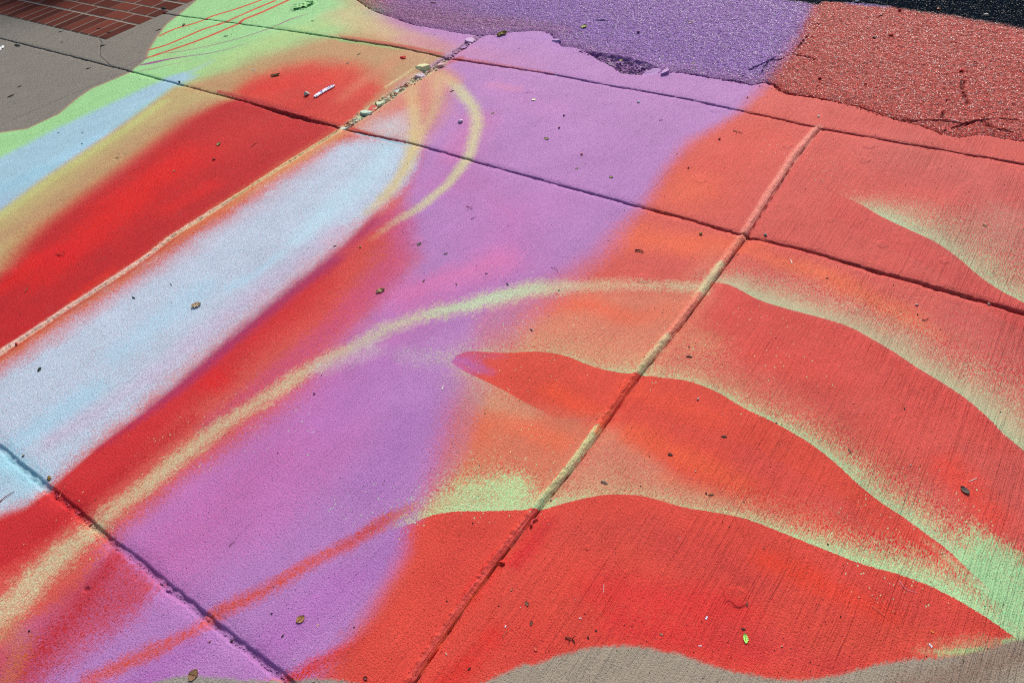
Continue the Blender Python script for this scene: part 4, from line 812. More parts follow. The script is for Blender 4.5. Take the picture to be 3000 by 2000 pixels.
# kind, name, x, y, length, angle, colour, label, category, extra
ITEMS = [
 ('chip','mulch_chip',32,282,21,25,DK,'dark mulch chip lowest of the two close together on the bare grey slab','mulch chip'),
 ('chip','mulch_chip',57,254,14,22,DK,'shorter dark mulch chip just above the lowest one on the bare grey slab','mulch chip'),
 ('chip','mulch_chip',259,201,16,16,DK,'dark mulch chip below the joint, halfway along the bare grey slab','mulch chip'),
 ('chip','mulch_chip',301,134,17,14,DK,'dark mulch chip beside the hairline crack under the brick corner','mulch chip'),
 ('chip','mulch_chip',182,125,9,20,DK,'tiny dark mulch chip on the grey concrete between brick edge and joint','mulch chip'),
 ('chip','mulch_chip',177,94,13,12,DK,'dark mulch chip on grey concrete touching the front brick edge','mulch chip'),
 ('chip','mulch_chip',51,134,13,-20,DK,'squat dark mulch chip right below the long joint on the bare slab','mulch chip'),
 ('chip','mulch_chip',465,88,16,18,DK,'dark mulch chip on grey concrete next to the end of the top red line','mulch chip'),
 ('chip','mulch_chip',411,153,9,18,GY,'small grey mulch chip on concrete left of the green curve','mulch chip'),
 ('chip','mulch_chip',319,95,13,10,DK,'dark mulch chip at the end of a mortar line on the red bricks','mulch chip'),
 ('chip','mulch_chip',289,85,12,8,DK,'dark mulch chip in the middle of the end brick course','mulch chip'),
 ('chip','mulch_chip',164,80,12,14,DK,'dark mulch chip on the front brick edge far from its corner','mulch chip'),
 ('chip','mulch_chip',480,24,14,-6,DK,'dark mulch chip lying in the farthest visible brick joint','mulch chip'),
 ('scrap','paper_scrap',4,142,18,40,WH,'white paper scrap on bare concrete at the frame edge','paper scrap'),
 ('leaf','curled_leaf',808,222,27,10,(110,104,66),'curled olive leaf lying on the orange spray of the far red slab','leaf',dict(wr=.28,curl=.6)),
 ('pebble','concrete_crumb',900,279,15,20,(176,178,166),'pale grey crumb just left of the white paper wrapper','concrete crumb'),
 ('pebble','pebble',526,241,8,0,DK,'round dark pebble sitting in the joint on the blue tip','pebble'),
 ('chip','bark_chip',662,107,12,4,(52,62,48),'thin dark bark chip on the far green paint','bark chip'),
 ('leaf','leaf_fragment',641,423,11,60,(92,96,52),'small olive leaf fragment near the top of the deep red slab','leaf'),
 ('twig','twig',748,424,22,32,(110,40,36),'thin brown twig on the deep red slab close to the pale ridge','twig'),
 ('pebble','pebble',627,468,9,0,RB,'red painted pebble in the middle of the deep red slab','pebble'),
 ('leaf','leaf_fragment',511,501,10,20,(120,110,70),'tiny pale leaf fragment on the bright red patch','leaf'),
 ('chip','bark_chip',242,389,7,10,DK,'tiny dark bark chip on the far blue band, upper of two','bark chip'),
 ('chip','bark_chip',241,422,6,10,DK,'tiny dark bark chip on the far blue band, lower of two','bark chip'),
 ('chip','bark_chip',172,389,6,0,DK,'tiny dark bark chip on the far blue band beside the green','bark chip'),
 ('scrap','paper_scrap',743,206,9,10,(150,190,220),'tiny blue white scrap on the yellow green spray','paper scrap'),
 ('leaf','crushed_leaf',890,18,62,18,(118,168,104),'crushed leaf painted over in green near the far violet asphalt','leaf',dict(wr=.42,lobes=4,rag=.4,curl=.18)),
 ('chip','bark_chip',538,74,8,60,DK,'tiny dark bark chip between the two upper red lines','bark chip'),
 ('chip','bark_chip',915,62,9,0,(60,92,60),'tiny green black bark chip right of the purple line end','bark chip'),
 ('leaf','leaf_fragment',1199,66,15,-5,(176,180,96),'yellow green leaf fragment on the broken asphalt edge beside the green paint','leaf'),
 ('leaf','curled_leaf',1471,102,30,20,(112,98,34),'brown olive leaf clump where the rubble crack meets the asphalt','leaf',dict(wr=.4,curl=.5,rag=.35)),
 ('leaf','leaf_fragment',1711,79,15,40,(112,112,44),'olive leaf fragment on the violet asphalt','leaf',dict(wr=.5)),
 ('chip','bark_chip',1267,9,14,5,(60,40,56),'dark bark chip on the pink violet asphalt near the far edge','bark chip'),
 ('pebble','pebble',1870,96,9,0,MV,'purple painted pebble on the violet asphalt','pebble'),
 ('leaf','leaf_fragment',1819,170,10,-5,(178,172,70),'yellow leaf fragment on the lip of the pothole','leaf',dict(wr=.6)),
 ('chip','paint_flake',1181,170,13,-20,(186,36,30),'bright red paint flake on the orange spray near the crossing','paint flake',dict(wr=.7)),
 ('chip','bark_chip',1051,159,11,28,GY,'grey bark chip on the orange spray, upper of two','bark chip'),
 ('chip','bark_chip',1018,186,10,28,GY,'grey bark chip on the orange spray, lower of two','bark chip'),
 ('chip','mulch_chip',1324,267,10,20,(40,34,44),'dark mulch chip inside the yellow loops','mulch chip',dict(wr=.5)),
 ('leaf','leaf_fragment',1564,293,15,5,(214,210,170),'pale cream leaf fragment in the far lilac slab','leaf',dict(wr=.5)),
 ('twig','twig',1550,273,22,6,(110,100,96),'thin curved grey twig just above the cream leaf fragment','twig',dict(r=.0007,bend=.18)),
 ('pebble','concrete_crumb',1350,357,15,0,(196,170,196),'pale lilac crumb inside the outer yellow loop','concrete crumb',dict(hr=.5)),
 ('leaf','seed_husk',1444,331,9,15,(104,96,50),'olive seed husk right of the outer yellow loop','seed husk'),
 ('leaf','seed_husk',1601,407,14,-22,(96,88,44),'olive seed husk low in the middle of the far lilac slab','seed husk',dict(wr=.4)),
 ('leaf','seed_husk',1790,519,13,-15,(90,94,44),'olive seed husk in the lilac just short of the orange edge','seed husk',dict(wr=.45)),
 ('pebble','pebble',1704,453,9,0,(150,62,72),'red brown pebble in the lower part of the far lilac slab','pebble'),
 ('pebble','pebble',1638,376,8,0,(120,70,100),'plum coloured pebble in the middle of the far lilac slab','pebble'),
 ('pebble','pebble',1652,340,7,0,(100,56,80),'small dark plum pebble above the middle of the far lilac slab','pebble'),
 ('pebble','pebble',1870,300,9,0,(200,216,206),'pale mint pebble below the far joint in lilac','pebble'),
 ('twig','twig',1937,353,12,10,(130,66,70),'short red brown twig right in the far lilac slab','twig'),
 ('leaf','seed_husk',1500,503,9,40,(96,92,50),'olive seed husk stuck in the middle joint','seed husk'),
 ('leaf','seed_husk',1690,494,9,18,(104,104,60),'small olive seed husk just above the middle joint','seed husk'),
 ('twig','twig',1374,611,20,-30,(140,60,96),'knotted plum twig left of two on the orchid paint','twig',dict(fork=2,r=.0009)),
 ('twig','twig',1388,641,18,20,(120,56,92),'dark plum twig lower of two on the orchid paint','twig',dict(fork=1,r=.0009)),
 ('pebble','pebble',1628,219,9,0,(206,190,214),'pale lilac pebble wedged in the far joint','pebble'),
 ('twig','twig',2161,387,27,-14,(120,88,48),'tan twig with a pale tip on the coral slab beyond the middle joint','twig',dict(r=.0014,bend=.04,fork=1)),
 ('pebble','pebble',2108,408,9,0,(150,46,40),'red pebble left of the tan twig on coral','pebble'),
 ('pebble','pebble',2017,492,8,0,(120,54,50),'dark red pebble on the orange left of the ridge joint','pebble'),
 ('pebble','pebble',2053,686,12,0,(140,124,70),'olive pebble on orange just left of the joint crossing','pebble'),
 ('pebble','pebble',2243,689,14,0,(104,104,104),'flat grey pebble right of the joint crossing','pebble',dict(hr=.45)),
 ('pebble','pebble',2398,342,9,0,(214,226,222),'small white pebble on the coral gutter strip','pebble'),
 ('pebble','pebble',2190,286,6,0,(170,70,50),'tiny orange pebble on the lilac gutter strip','pebble'),
 ('pebble','pebble',2817,209,13,0,(190,36,38),'glossy red pebble in the middle of the red asphalt','pebble'),
 ('pebble','pebble',2609,104,14,0,(186,44,38),'red pebble high on the red asphalt','pebble',dict(hr=.5)),
 ('chip','bark_chip',2580,46,14,20,(110,34,32),'red brown bark chip near the far edge of the red asphalt','bark chip'),
 ('pebble','pebble',2636,32,11,0,(150,32,34),'dark red pebble at the boundary of paint and bare asphalt','pebble'),
 ('pebble','pebble',2561,111,9,0,(60,40,50),'dark plum pebble left of the high red pebble','pebble'),
 ('pebble','pebble',2888,46,12,0,(214,196,180),'cream pebble on the bare black asphalt','pebble'),
 ('pebble','pebble',2511,5,12,0,(196,204,216),'white pebble at the far end of the violet strip','pebble'),
 ('pebble','pebble',2750,28,9,0,(220,130,96),'small orange pebble on the bare black asphalt','pebble'),
 ('pebble','pebble',2402,230,11,0,(170,40,40),'red pebble near the torn edge of the red asphalt, left of two','pebble'),
 ('pebble','pebble',2536,247,9,0,(190,70,60),'red pebble near the torn edge of the red asphalt, right of two','pebble'),
 ('twig','twig',2848,191,28,-4,(190,176,160),'pale twig on the red asphalt beyond the glossy red pebble','twig',dict(r=.0016)),
 ('chip','bark_chip',2857,182,11,-15,(40,26,28),'black bark chip touching the pale twig on red asphalt','bark chip'),
 ('leaf','leaf_fragment',2031,186,11,8,(134,124,76),'olive leaf fragment on the violet asphalt near the pothole','leaf'),
 ('leaf','leaf_fragment',2022,67,13,5,(150,134,116),'tan leaf fragment high on the violet asphalt','leaf'),
 ('leaf','seed_husk',2886,662,13,-12,(92,84,44),'dark olive husk in the coral right of the far mint wedge','seed husk'),
 ('leaf','oak_leaf',576,895,29,15,(168,146,118),'tan lobed dry leaf on the pale blue band','leaf',dict(wr=.62,lobes=3,curl=.4,rag=.25)),
 ('chip','bark_chip',115,1082,14,60,(30,46,40),'dark green black chip on the near end of the blue band','bark chip',dict(wr=.55)),
 ('chip','bark_chip',391,872,9,-35,(40,60,66),'small dark chip on the upper blue band','bark chip'),
 ('twig','twig',500,835,9,-80,(60,60,40),'tiny upright looking dark twig on the blue band','twig'),
 ('pebble','pebble',49,1009,13,0,(176,40,36),'red pebble on the pale ridge near the frame edge','pebble'),
 ('twig','twig',176,748,26,-8,(92,74,50),'brown forked twig in the bright red paint','twig',dict(fork=2)),
 ('twig','twig',80,849,18,55,(94,90,50),'olive twig in the deep red below the bright patch','twig',dict(bend=.05)),
 ('chip','bark_chip',981,721,11,15,(40,30,36),'dark chip on the purple crease of the blue band','bark chip'),
 ('pebble','pebble',921,1154,9,0,(96,44,92),'dark purple pebble in the orchid field below the green band','pebble'),
 ('leaf','dry_leaf',1115,852,27,20,(144,122,84),'tan brown dry leaf on the red and orchid blend','leaf',dict(wr=.5,curl=.35,rag=.3,lobes=2)),
 ('leaf','dark_leaf',1228,716,14,25,(52,60,34),'small dark green leaf beside a painted gum spot','leaf',dict(wr=.5)),
 ('leaf','dark_leaf',1306,744,11,10,(54,60,44),'narrow dark green leaf in the pink centre','leaf'),
 ('pebble','pebble',1056,725,9,0,(150,110,60),'tan pebble on the orange red blob','pebble'),
 ('chip','bark_chip',1241,823,9,60,(70,50,50),'dark chip in the pink above the green arc','bark chip'),
 ('chip','bark_chip',1337,833,7,-60,(90,60,70),'tiny brown chip in the pink above the green arc','bark chip'),
 ('chip','bark_chip',1487,834,8,-60,(50,44,60),'tiny dark chip at the upper rim of the green arc','bark chip'),
 ('chip','bark_chip',1557,968,10,-45,(60,40,60),'dark violet chip in the tan above the purple tip','bark chip'),
 ('chip','bark_chip',1425,802,7,-20,(70,50,70),'tiny plum chip in lilac above the arc','bark chip'),
 ('twig','twig',1873,737,24,-12,(40,20,18),'thick dark curved twig on bright orange','twig',dict(r=.0026,bend=.12)),
 ('twig','twig',1625,791,26,-40,(120,80,110),'fine plum twig on lilac above the arc','twig',dict(r=.0007)),
 ('scrap','splinter',1297,1136,10,75,(208,196,190),'tiny cream splinter below the purple tip','splinter',dict(wr=.35)),
 ('pebble','pebble',1421,1211,6,0,(50,46,70),'tiny blue black pebble on orange below the purple tip','pebble'),
 ('chip','leaf_crumb',1964,1331,14,-20,(90,50,40),'dark crumbled leaf bit on the orange wave','leaf crumb',dict(wr=.7)),
 ('chip','seed_pod',2019,1045,18,-3,(46,40,42),'dark seed pod on coral above the second red wave','seed pod',dict(wr=.36)),
 ('pebble','concrete_crumb',2045,1170,10,0,(170,150,140),'pale grey crumb in the second red wave','concrete crumb'),
 ('chip','seed_pod',2121,1279,17,-5,(92,62,50),'brown seed pod in the middle of the orange red wave','seed pod',dict(wr=.5)),
 ('chip','seed_pod',2162,742,9,5,(96,92,86),'small grey pod right of the ridge joint','seed pod',dict(wr=.45)),
 ('pebble','pebble',2120,783,8,0,(214,160,160),'pale pink pebble resting on the ridge joint','pebble'),
 ('scrap','splinter',2318,765,12,-65,(224,206,196),'white splinter on the orange streak below the middle joint','splinter',dict(wr=.2)),
 ('pebble','pebble',2685,893,10,0,(216,208,200),'white pebble on coral left of the faded mint','pebble'),
 ('pebble','pebble',2688,921,8,0,(110,84,80),'grey brown pebble just below the white one on coral','pebble'),
 ('twig','twig',2710,935,18,14,(80,56,50),'short brown twig below the white pebble on coral','twig',dict(bend=-.2)),
 ('chip','bark_chip',2423,815,8,0,(50,26,24),'tiny black chip on the orange streak','bark chip'),
 ('pebble','pebble',2897,891,13,0,(130,104,104),'grey pebble wedged in the middle joint by the frame edge','pebble'),
 ('pebble','pebble',2650,1196,8,0,(90,84,70),'grey olive pebble in the coral wave','pebble'),
 ('twig','twig',2489,1322,16,-60,(110,80,70),'small crossed twig in the mint fade','twig',dict(fork=1)),
 ('leaf','dry_leaf',881,1813,30,40,(128,92,58),'brown heart shaped dry leaf near the orange streak in orchid','leaf',dict(wr=.55,curl=.25)),
 ('leaf','dry_leaf',567,1976,26,-10,(104,78,54),'square brown leaf at the edge of the bare concrete in front','leaf',dict(wr=.8,curl=.12,rag=.1)),
 ('chip','bark_chip',828,1862,11,50,(50,30,34),'dark chip on orchid between the two orange streaks','bark chip',dict(wr=.5)),
 ('pebble','pebble',87,1847,10,0,(70,54,40),'dark brown pebble on the red corner of the front slab','pebble'),
 ('pebble','pebble',614,1879,9,0,(120,54,50),'red brown pebble just in front of the near joint','pebble'),
 ('twig','twig',681,1594,21,38,(120,70,80),'curved thin brown twig in the orchid field','twig',dict(r=.0008,bend=.2)),
 ('pebble','pebble',673,1870,14,0,(80,60,70),'dark pebble wedged in the near joint','pebble'),
 ('pebble','clay_crumb',67,1334,9,0,(110,80,40),'brown crumb in the pale blue end of the near joint','clay crumb'),
 ('chip','clay_crumb',143,1399,13,-70,(110,88,46),'longer brown crumb where blue turns red in the near joint','clay crumb',dict(wr=.5)),
 ('scrap','splinter',931,1831,9,50,(206,180,130),'tiny yellow splinter right of the heart shaped leaf','splinter',dict(wr=.35)),
 ('chip','bark_chip',796,1796,7,40,(70,44,80),'tiny plum chip on orchid left of the heart shaped leaf','bark chip'),
 ('twig','twig',20,1456,56,36,(150,56,40),'long red brown stalk crossing the frame edge on blue paint','twig',dict(r=.0012,bend=.06)),
 ('twig','twig',182,1440,46,62,(206,96,60),'fine orange grass stalk standing over the near joint','grass stalk',dict(r=.0006,bend=.04)),
 ('twig','painted_twig',1566,1528,30,50,(196,66,66),'thick red painted curled stem in the ridge joint','twig',dict(r=.0032,bend=.22)),
 ('pebble','pebble',1471,1646,20,0,(196,44,30),'large glossy red pebble in the ridge joint','pebble'),
 ('pebble','pebble',1614,1460,9,0,(190,160,150),'pinkish round pebble in the green part of the ridge joint','pebble'),
 ('chip','dark_flake',1770,1413,21,-22,(96,74,66),'flat dark flake in the tan above the big red wave','bark flake',dict(wr=.45,hr=.08)),
 ('pebble','pebble',1877,1423,6,0,(26,24,28),'tiny black pebble in the tan above the big red wave','pebble'),
 ('leaf','leaf_fragment',1544,1768,15,-55,(96,62,44),'brown leaf fragment on the big red wave near the ridge joint','leaf',dict(wr=.5)),
 ('leaf','leaf_fragment',1557,1825,15,75,(80,46,34),'dark brown leaf fragment below another on the big red wave','leaf',dict(wr=.4)),
 ('leaf','seed_husk',1499,1727,9,50,(130,84,56),'tiny tan husk close to the ridge joint on red','seed husk'),
 ('twig','twig',1670,1876,34,-25,(70,36,32),'dark forked twig near the front edge of the red paint','twig',dict(fork=2,bend=.18,r=.0013)),
 ('scrap','paper_scrap',1481,1834,7,60,(222,226,236),'tiny white scrap left on the big red wave','paper scrap'),
 ('scrap','paper_scrap',1700,1810,7,10,(214,206,226),'tiny white scrap in the middle of the big red wave','paper scrap'),
 ('scrap','splinter',1769,1722,25,88,(206,180,176),'long upright white splinter on the big red wave','splinter',dict(wr=.06)),
 ('leaf','seed_husk',1938,1857,13,-30,(130,92,70),'tan husk just above the bare concrete bulge','seed husk',dict(wr=.4)),
 ('leaf','seed_husk',1569,1900,15,-50,(180,70,56),'red brown husk near the front edge left of the forked twig','seed husk'),
 ('chip','bark_chip',1375,1959,11,40,(90,30,28),'dark red chip beside the ridge joint near the frame bottom','bark chip',dict(wr=.6)),
 ('leaf','curled_leaf',1071,1986,14,-30,(100,40,40),'small curled red brown leaf at the bottom of the frame','leaf',dict(curl=.6)),
 ('twig','twig',1480,1858,26,58,(190,120,90),'fine tan stalk on red beside the ridge joint','twig',dict(r=.0006,bend=.05)),
 ('chip','bark_chip',1723,1867,8,-70,(80,36,32),'tiny dark chip right of the forked twig','bark chip'),
 ('scrap','paper_scrap',1307,1914,8,-60,(206,160,150),'tiny pinkish scrap on orange left of the ridge joint','paper scrap'),
 ('leaf','dark_leaf',2827,1437,34,-42,(92,84,76),'narrow grey brown leaf in the bright red by the frame edge','leaf',dict(wr=.34,curl=.5)),
 ('scrap','splinter',2850,1405,25,22,(214,186,178),'thin white splinter above the narrow grey brown leaf','splinter',dict(wr=.08)),
 ('chip','bark_chip',2083,1449,16,4,(110,70,44),'brown chip on tan above the big red wave','bark chip'),
 ('chip','bark_chip',2069,1445,8,-60,(60,36,40),'tiny dark chip left of the brown chip on tan','bark chip'),
 ('leaf','green_leaf',2184,1871,28,-82,(150,206,96),'bright green leaf fragment near the front of the red wave','leaf',dict(wr=.36,curl=.3,rag=.3)),
 ('chip','bark_chip',2178,1842,13,-12,(70,40,36),'dark chip just above the bright green leaf fragment','bark chip'),
 ('chip','bark_chip',2189,1770,13,75,(120,66,56),'brown chip touching the round painted gum spot','bark chip',dict(wr=.3)),
 ('scrap','paper_scrap',2070,1809,10,60,(206,214,240),'blue white scrap above the bright green leaf fragment','paper scrap'),
 ('scrap','paper_scrap',2051,1891,9,0,(226,214,226),'flat white scrap left of the bright green leaf fragment','paper scrap',dict(wr=.35)),
 ('scrap','paper_scrap',2726,1890,15,-50,(214,206,216),'white curled scrap near the tan wedge in front','paper scrap'),
 ('twig','hair_strand',2661,1718,62,-32,(190,170,196),'long pale curved hair strand at the mint edge','hair strand',dict(r=.0004,bend=-.22)),
 ('twig','hair_strand',2576,1793,58,-38,(214,140,120),'straight fine straw strand on the big red wave','straw strand',dict(r=.0004,bend=.02)),
 ('pebble','pebble',2463,1806,8,0,(50,30,28),'dark pebble right in the big red wave','pebble'),
 ('pebble','pebble',2290,1894,10,0,(206,150,120),'peach pebble near the front edge of the red wave','pebble'),
 ('pebble','pebble',2268,1903,6,0,(110,60,50),'tiny brown pebble left of the peach pebble','pebble'),
 ('pebble','pebble',2714,1921,7,0,(90,40,36),'tiny dark pebble on the front tan wedge','pebble'),
 ('scrap','paint_flake',2731,1850,8,-50,(222,160,40),'tiny yellow flake above the front tan wedge','paint flake'),
 ('pebble','pebble',2470,1655,6,0,(60,26,26),'tiny dark pebble just under the mint edge','pebble'),
]
GRP = {'mulch_chip': 'dark mulch chips on the pavement', 'pebble': 'loose pebbles on the pavement', 'bark_chip': 'bark chips on the pavement', 'twig': 'twigs on the pavement', 'leaf_fragment': 'leaf fragments on the pavement',
       'paper_scrap': 'paper scraps on the pavement', 'seed_husk': 'seed husks on the pavement', 'splinter': 'pale splinters on the pavement', 'seed_pod': 'seed pods on the pavement', 'concrete_crumb': 'pale concrete crumbs on the pavement', 'dry_leaf': 'dry leaves on the pavement', 'dark_leaf': 'dark leaves on the pavement', 'curled_leaf': 'curled leaves on the pavement'}
for it in ITEMS:
    kd, nm, px, py, ln, an, col, lab, cat = it[:9]; ex = it[9] if len(it) > 9 else {}
    o = MK[kd](nm, px, py, ln, an, col, **ex); tag(o, lab, cat, GRP.get(nm))

# ---- the crumpled paper wrapper with its blue print
def wrapper():
    a, b = (921, 286), (980, 253); mid = ((a[0]+b[0])/2, (a[1]+b[1])/2)
    p, th, L_ = frame_at(*mid, math.hypot(b[0]-a[0], b[1]-a[1]), math.degrees(math.atan2(a[1]-b[1], b[0]-a[0])))
    r = bpy.data.objects.new('paper_wrapper', None); COL.objects.link(r); r.location = (p[0], p[1], zat(*p)); r.rotation_euler = (0, 0, th)
    tag(r, 'rolled white paper wrapper with blue print on the far red slab', 'paper wrapper')
    R = random.Random(3); bm = bmesh.new(); rings = []; n = 22; sd = 12; rad = .0098
    for i in range(n):
        u = i/(n-1); k = rad*(1+R.uniform(-.1, .1))*(1 if .08 < u < .95 else .72); yo = .006*math.sin(u*2.6)-.003
        rings.append([bm.verts.new(((u-.5)*L_, yo+k*1.25*math.cos(t_ := 2*math.pi*q/sd), .0050+k*.55*math.sin(t_)+R.uniform(-.0003, .0003))) for q in range(sd)])
    for a_, b_ in zip(rings, rings[1:]):
        for q in range(sd): bm.faces.new((a_[q], a_[(q+1) % sd], b_[(q+1) % sd], b_[q]))
    bm.faces.new(rings[0][::-1]); bm.faces.new(rings[-1]); link('paper', bm, pmat((232, 228, 240), .55, .06, 300), r)
    # print: a square mark and four letters, lines of ink laid on the paper
    bm = bmesh.new()
    def ink(x0, y0, x1, y1, w_=.0024):
        d = Vector((x1-x0, y1-y0)); l = d.length; nrm = Vector((-d.y, d.x))/max(l, 1e-6)*w_/2
        def P_(x, y):
            u = x/L_+.5; yo = .006*math.sin(u*2.6)-.003
            yy = min(max((y)/(rad*1.25), -.98), .98); return (x, yo+y, .0056+rad*.58*math.sqrt(1-yy*yy)+.0005)
        st = max(2, int(l/.0015)); prev = None
        for i in range(st+1):
            t_ = i/st; x = x0+(x1-x0)*t_; y = y0+(y1-y0)*t_
            cur = (bm.verts.new(P_(x+nrm.x, y+nrm.y)), bm.verts.new(P_(x-nrm.x, y-nrm.y)))
            if prev: bm.faces.new((prev[0], prev[1], cur[1], cur[0]))
            prev = cur
    s0 = -.17*L_; h = .0072; inkm = pmat((44, 60, 170), .5, .1)
    for seg in ((s0, -h, s0, h), (s0, h, s0+.011, h), (s0+.011, h, s0+.011, -h), (s0+.011, -h, s0, -h), (s0+.003, .001, s0+.008, .001), (s0+.008, .001, s0+.008, -.004)): ink(*seg)
    link('printed_mark', bm, inkm, r); bm = bmesh.new()
    x = .12*L_; g = .0120; lw = .0070
    ink(x, -h, x, h, .0012); ink(x, h, x-.002, h*.5)                                  # 1
    x += g; ink(x+lw, h*.7, x, h*.2); ink(x, h*.2, x, -h*.6); ink(x, -h*.6, x+lw, -h*.9)   # c
    x += g; ink(x, -h, x, h); ink(x, h, x+lw, h); ink(x, 0, x+lw*.8, 0); ink(x+lw, h, x+lw*.8, 0)  # P
    x += g; ink(x, -h, x, h); ink(x, h, x+lw, h*.8); ink(x+lw, h*.8, x+lw, -h*.8); ink(x+lw, -h*.8, x, -h)  # O
    link('lettering', bm, inkm, r)
wrapper()

# ---- rubble lying in the open crack, near joint and pothole
def nearest_paint(x, y):
    i = int(np.argmin((FX-x)**2+(FY-y)**2)); return FF[i]
def stone_into(bm, cl, p, r, col, R):
    v0 = len(bm.verts); rr = bmesh.ops.create_icosphere(bm, subdivisions=1, radius=1); M_ = Matrix.Rotation(R.uniform(0, 6), 3, 'Z') @ Matrix.Rotation(R.uniform(-.4, .4), 3, 'X')
    sx, sy, sz = r*R.uniform(.8, 1.4), r*R.uniform(.6, 1.0), r*R.uniform(.45, .75); d = Vector((R.uniform(-1, 1), R.uniform(-1, 1), R.uniform(0, 1))).normalized()
    for v in rr['verts']:
        t = v.co.dot(d); 
        if t > .45: v.co -= d*(t-.45)
        v.co *= R.uniform(.88, 1.1)
        q = M_ @ Vector((v.co.x*sx, v.co.y*sy, v.co.z*sz)); v.co = Vector(p)+q
        for l in v.link_loops: l[cl] = (*col, 1)
vm = bpy.data.materials.new('paint_dusted_stone'); vm.use_nodes = True; va = vm.node_tree.nodes.new('ShaderNodeVertexColor'); va.layer_name = 'Col'
vb = vm.node_tree.nodes['Principled BSDF']; vm.node_tree.links.new(va.outputs[0], vb.inputs[0]); vb.inputs['Roughness'].default_value = .6; vb.inputs['Specular IOR Level'].default_value = .25
vn_ = node(vm.node_tree, 'ShaderNodeTexNoise', Scale=700.0, Detail=3.0); vg = vm.node_tree.nodes.new('ShaderNodeNewGeometry'); vm.node_tree.links.new(vg.outputs['Position'], vn_.inputs['Vector'])
vbp = vm.node_tree.nodes.new('ShaderNodeBump'); vbp.inputs['Distance'].default_value = .001; vm.node_tree.links.new(vn_.outputs['Fac'], vbp.inputs['Height']); vm.node_tree.links.new(vbp.outputs[0], vb.inputs['Normal'])
TINT = [lin(c) for c in ((206,206,176),(176,206,170),(200,120,100),(196,60,50),(206,190,140),(190,196,206))]
PTINT = [lin(c) for c in ((176,140,180),(150,110,160),(200,160,190),(190,90,100))]
def scatter(line, half, n, r0, r1, seed, tints, mixk, zoff=.001, skip=None):
    R = random.Random(seed); W = G(line); L_ = np.r_[0, np.cumsum(np.hypot(*np.diff(W, axis=0).T))]; out = []
    for _ in range(n):
        s_ = R.uniform(0, L_[-1]); x = np.interp(s_, L_, W[:, 0]); y = np.interp(s_, L_, W[:, 1]); k = min(int(np.searchsorted(L_, s_)), len(W)-1); k = max(k, 1)
        d = W[k]-W[k-1]; d = d/np.hypot(*d); o = R.gauss(0, half*.5); x += -d[1]*o; y += d[0]*o
        c = nearest_paint(x, y)*(1-mixk)+R.choice(tints)*mixk; out.append((x, y, R.uniform(r0, r1)*(1.0 if R.random() > .2 else 1.4), c*R.uniform(.75, 1.15)))
    return out
crackN = [(1010,372),(1080,325),(1150,277),(1200,243),(1260,205),(1306,176)]; crackF = [(1318,166),(1360,135),(1398,110)]
stones = scatter(crackN, .022, 420, .0022, .0085, 1, TINT, .65)+scatter(crackF, .018, 130, .002, .008, 2, PTINT, .5)
stones += scatter([(160,1440),(312,1577),(473,1702),(634,1836),(839,1996)], .006, 170, .0012, .0038, 3, [lin((150,110,150)), lin((120,80,110))], .25)
stones += scatter([(1700,150),(1760,168),(1830,190),(1900,203)], .020, 110, .002, .007, 4, PTINT, .3)
stones += scatter([(1950,208),(2060,222),(2190,244),(2300,268),(2450,296),(2600,345),(2720,375)], .007, 130, .0014, .004, 5, [lin((120,70,80)), lin((60,40,44))], .3)
stones += scatter([(640,272),(760,308),(860,338),(985,372)], .007, 70, .0014, .004, 6, [lin((120,30,36))], .3)
bm = bmesh.new(); cl = bm.loops.layers.float_color.new('Col'); R = random.Random(9)
for x, y, r, c in stones: stone_into(bm, cl, (x, y, zat(x, y)+r*.25), r, [float(v) for v in c], R)
tag(link('rubble', bm, vm), 'small painted crumbs filling the open crack, joints and pothole', 'rubble', None, 'stuff')
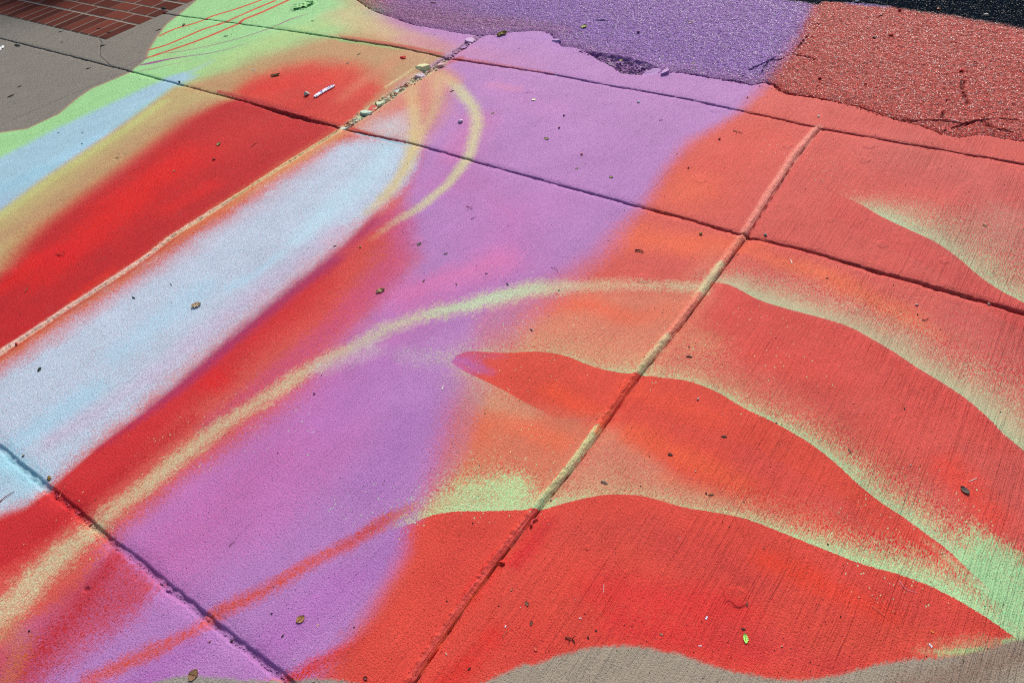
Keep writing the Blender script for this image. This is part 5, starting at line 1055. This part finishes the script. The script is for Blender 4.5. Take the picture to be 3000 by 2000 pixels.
CH = [(1088,318,24,(196,70,58),'red faced broken chunk in the open crack beside the deep red slab'),(1076,330,22,(172,196,176),'grey green chunk below the red faced one in the open crack'),(1112,300,20,(190,206,170),'pale mint chunk in the middle of the open crack'),
      (1162,262,17,(176,204,190),'pale blue green chunk two thirds up the open crack'),(1048,342,18,(196,204,160),'cream chunk low in the open crack'),(1006,372,14,(200,210,196),'white chunk at the joint crossing by the blue tip'),
      (1236,222,19,(206,184,196),'pinkish chunk where the yellow loops begin'),(1242,200,26,(198,198,150),'long cream chunk high in the open crack'),(1300,190,18,(196,150,150),'reddish chunk right at the far joint crossing'),
      (1382,118,20,(184,150,190),'lilac chunk at the top end of the open crack'),(1362,138,17,(150,110,160),'dark lilac chunk beyond the far joint'),(1632,122,14,(160,124,180),'rounded lilac chunk on the torn concrete edge'),
      (1904,208,34,(170,128,184),'flat lilac concrete piece at the right end of the pothole'),(1790,182,26,(110,80,120),'dark violet lump inside the pothole'),(1950,213,22,(170,128,184),'flat lilac concrete piece right of the pothole on the torn edge'),(2196,246,22,(150,110,160),'lilac chunk where the asphalt crack meets the torn edge')]
for px, py, ln, col, lab in CH: tag(make_chunk('concrete_chunk', px, py, ln, col), lab, 'concrete chunk', 'broken concrete pieces along the crack and torn edge')
# ---- fine grit blown over everything
R = random.Random(21); bm = bmesh.new(); cl = bm.loops.layers.float_color.new('Col'); n = 0
px_ = rng.uniform(0, 3000, 1700); py_ = rng.uniform(0, 2000, 1700); PW = G(np.c_[px_, py_]); ZZ = relief(PW[:, 0].astype(f32), PW[:, 1].astype(f32))[0]
for i in range(1700):
    u = R.random(); col = (.03, .025, .025) if u < .62 else ((.5, .45, .40) if u < .74 else (.14, .05, .045) if u < .9 else (.12, .11, .05))
    x, y = PW[i]; r = R.uniform(.0004, .0012)*(1.9 if R.random() < .06 else 1)*(1+.25*abs(y)); stone_into(bm, cl, (float(x), float(y), float(ZZ[i])+r*.4), r, col, R)
tag(link('grit', bm, vm), 'fine dark and pale grit scattered over the painted pavement', 'grit', None, 'stuff')
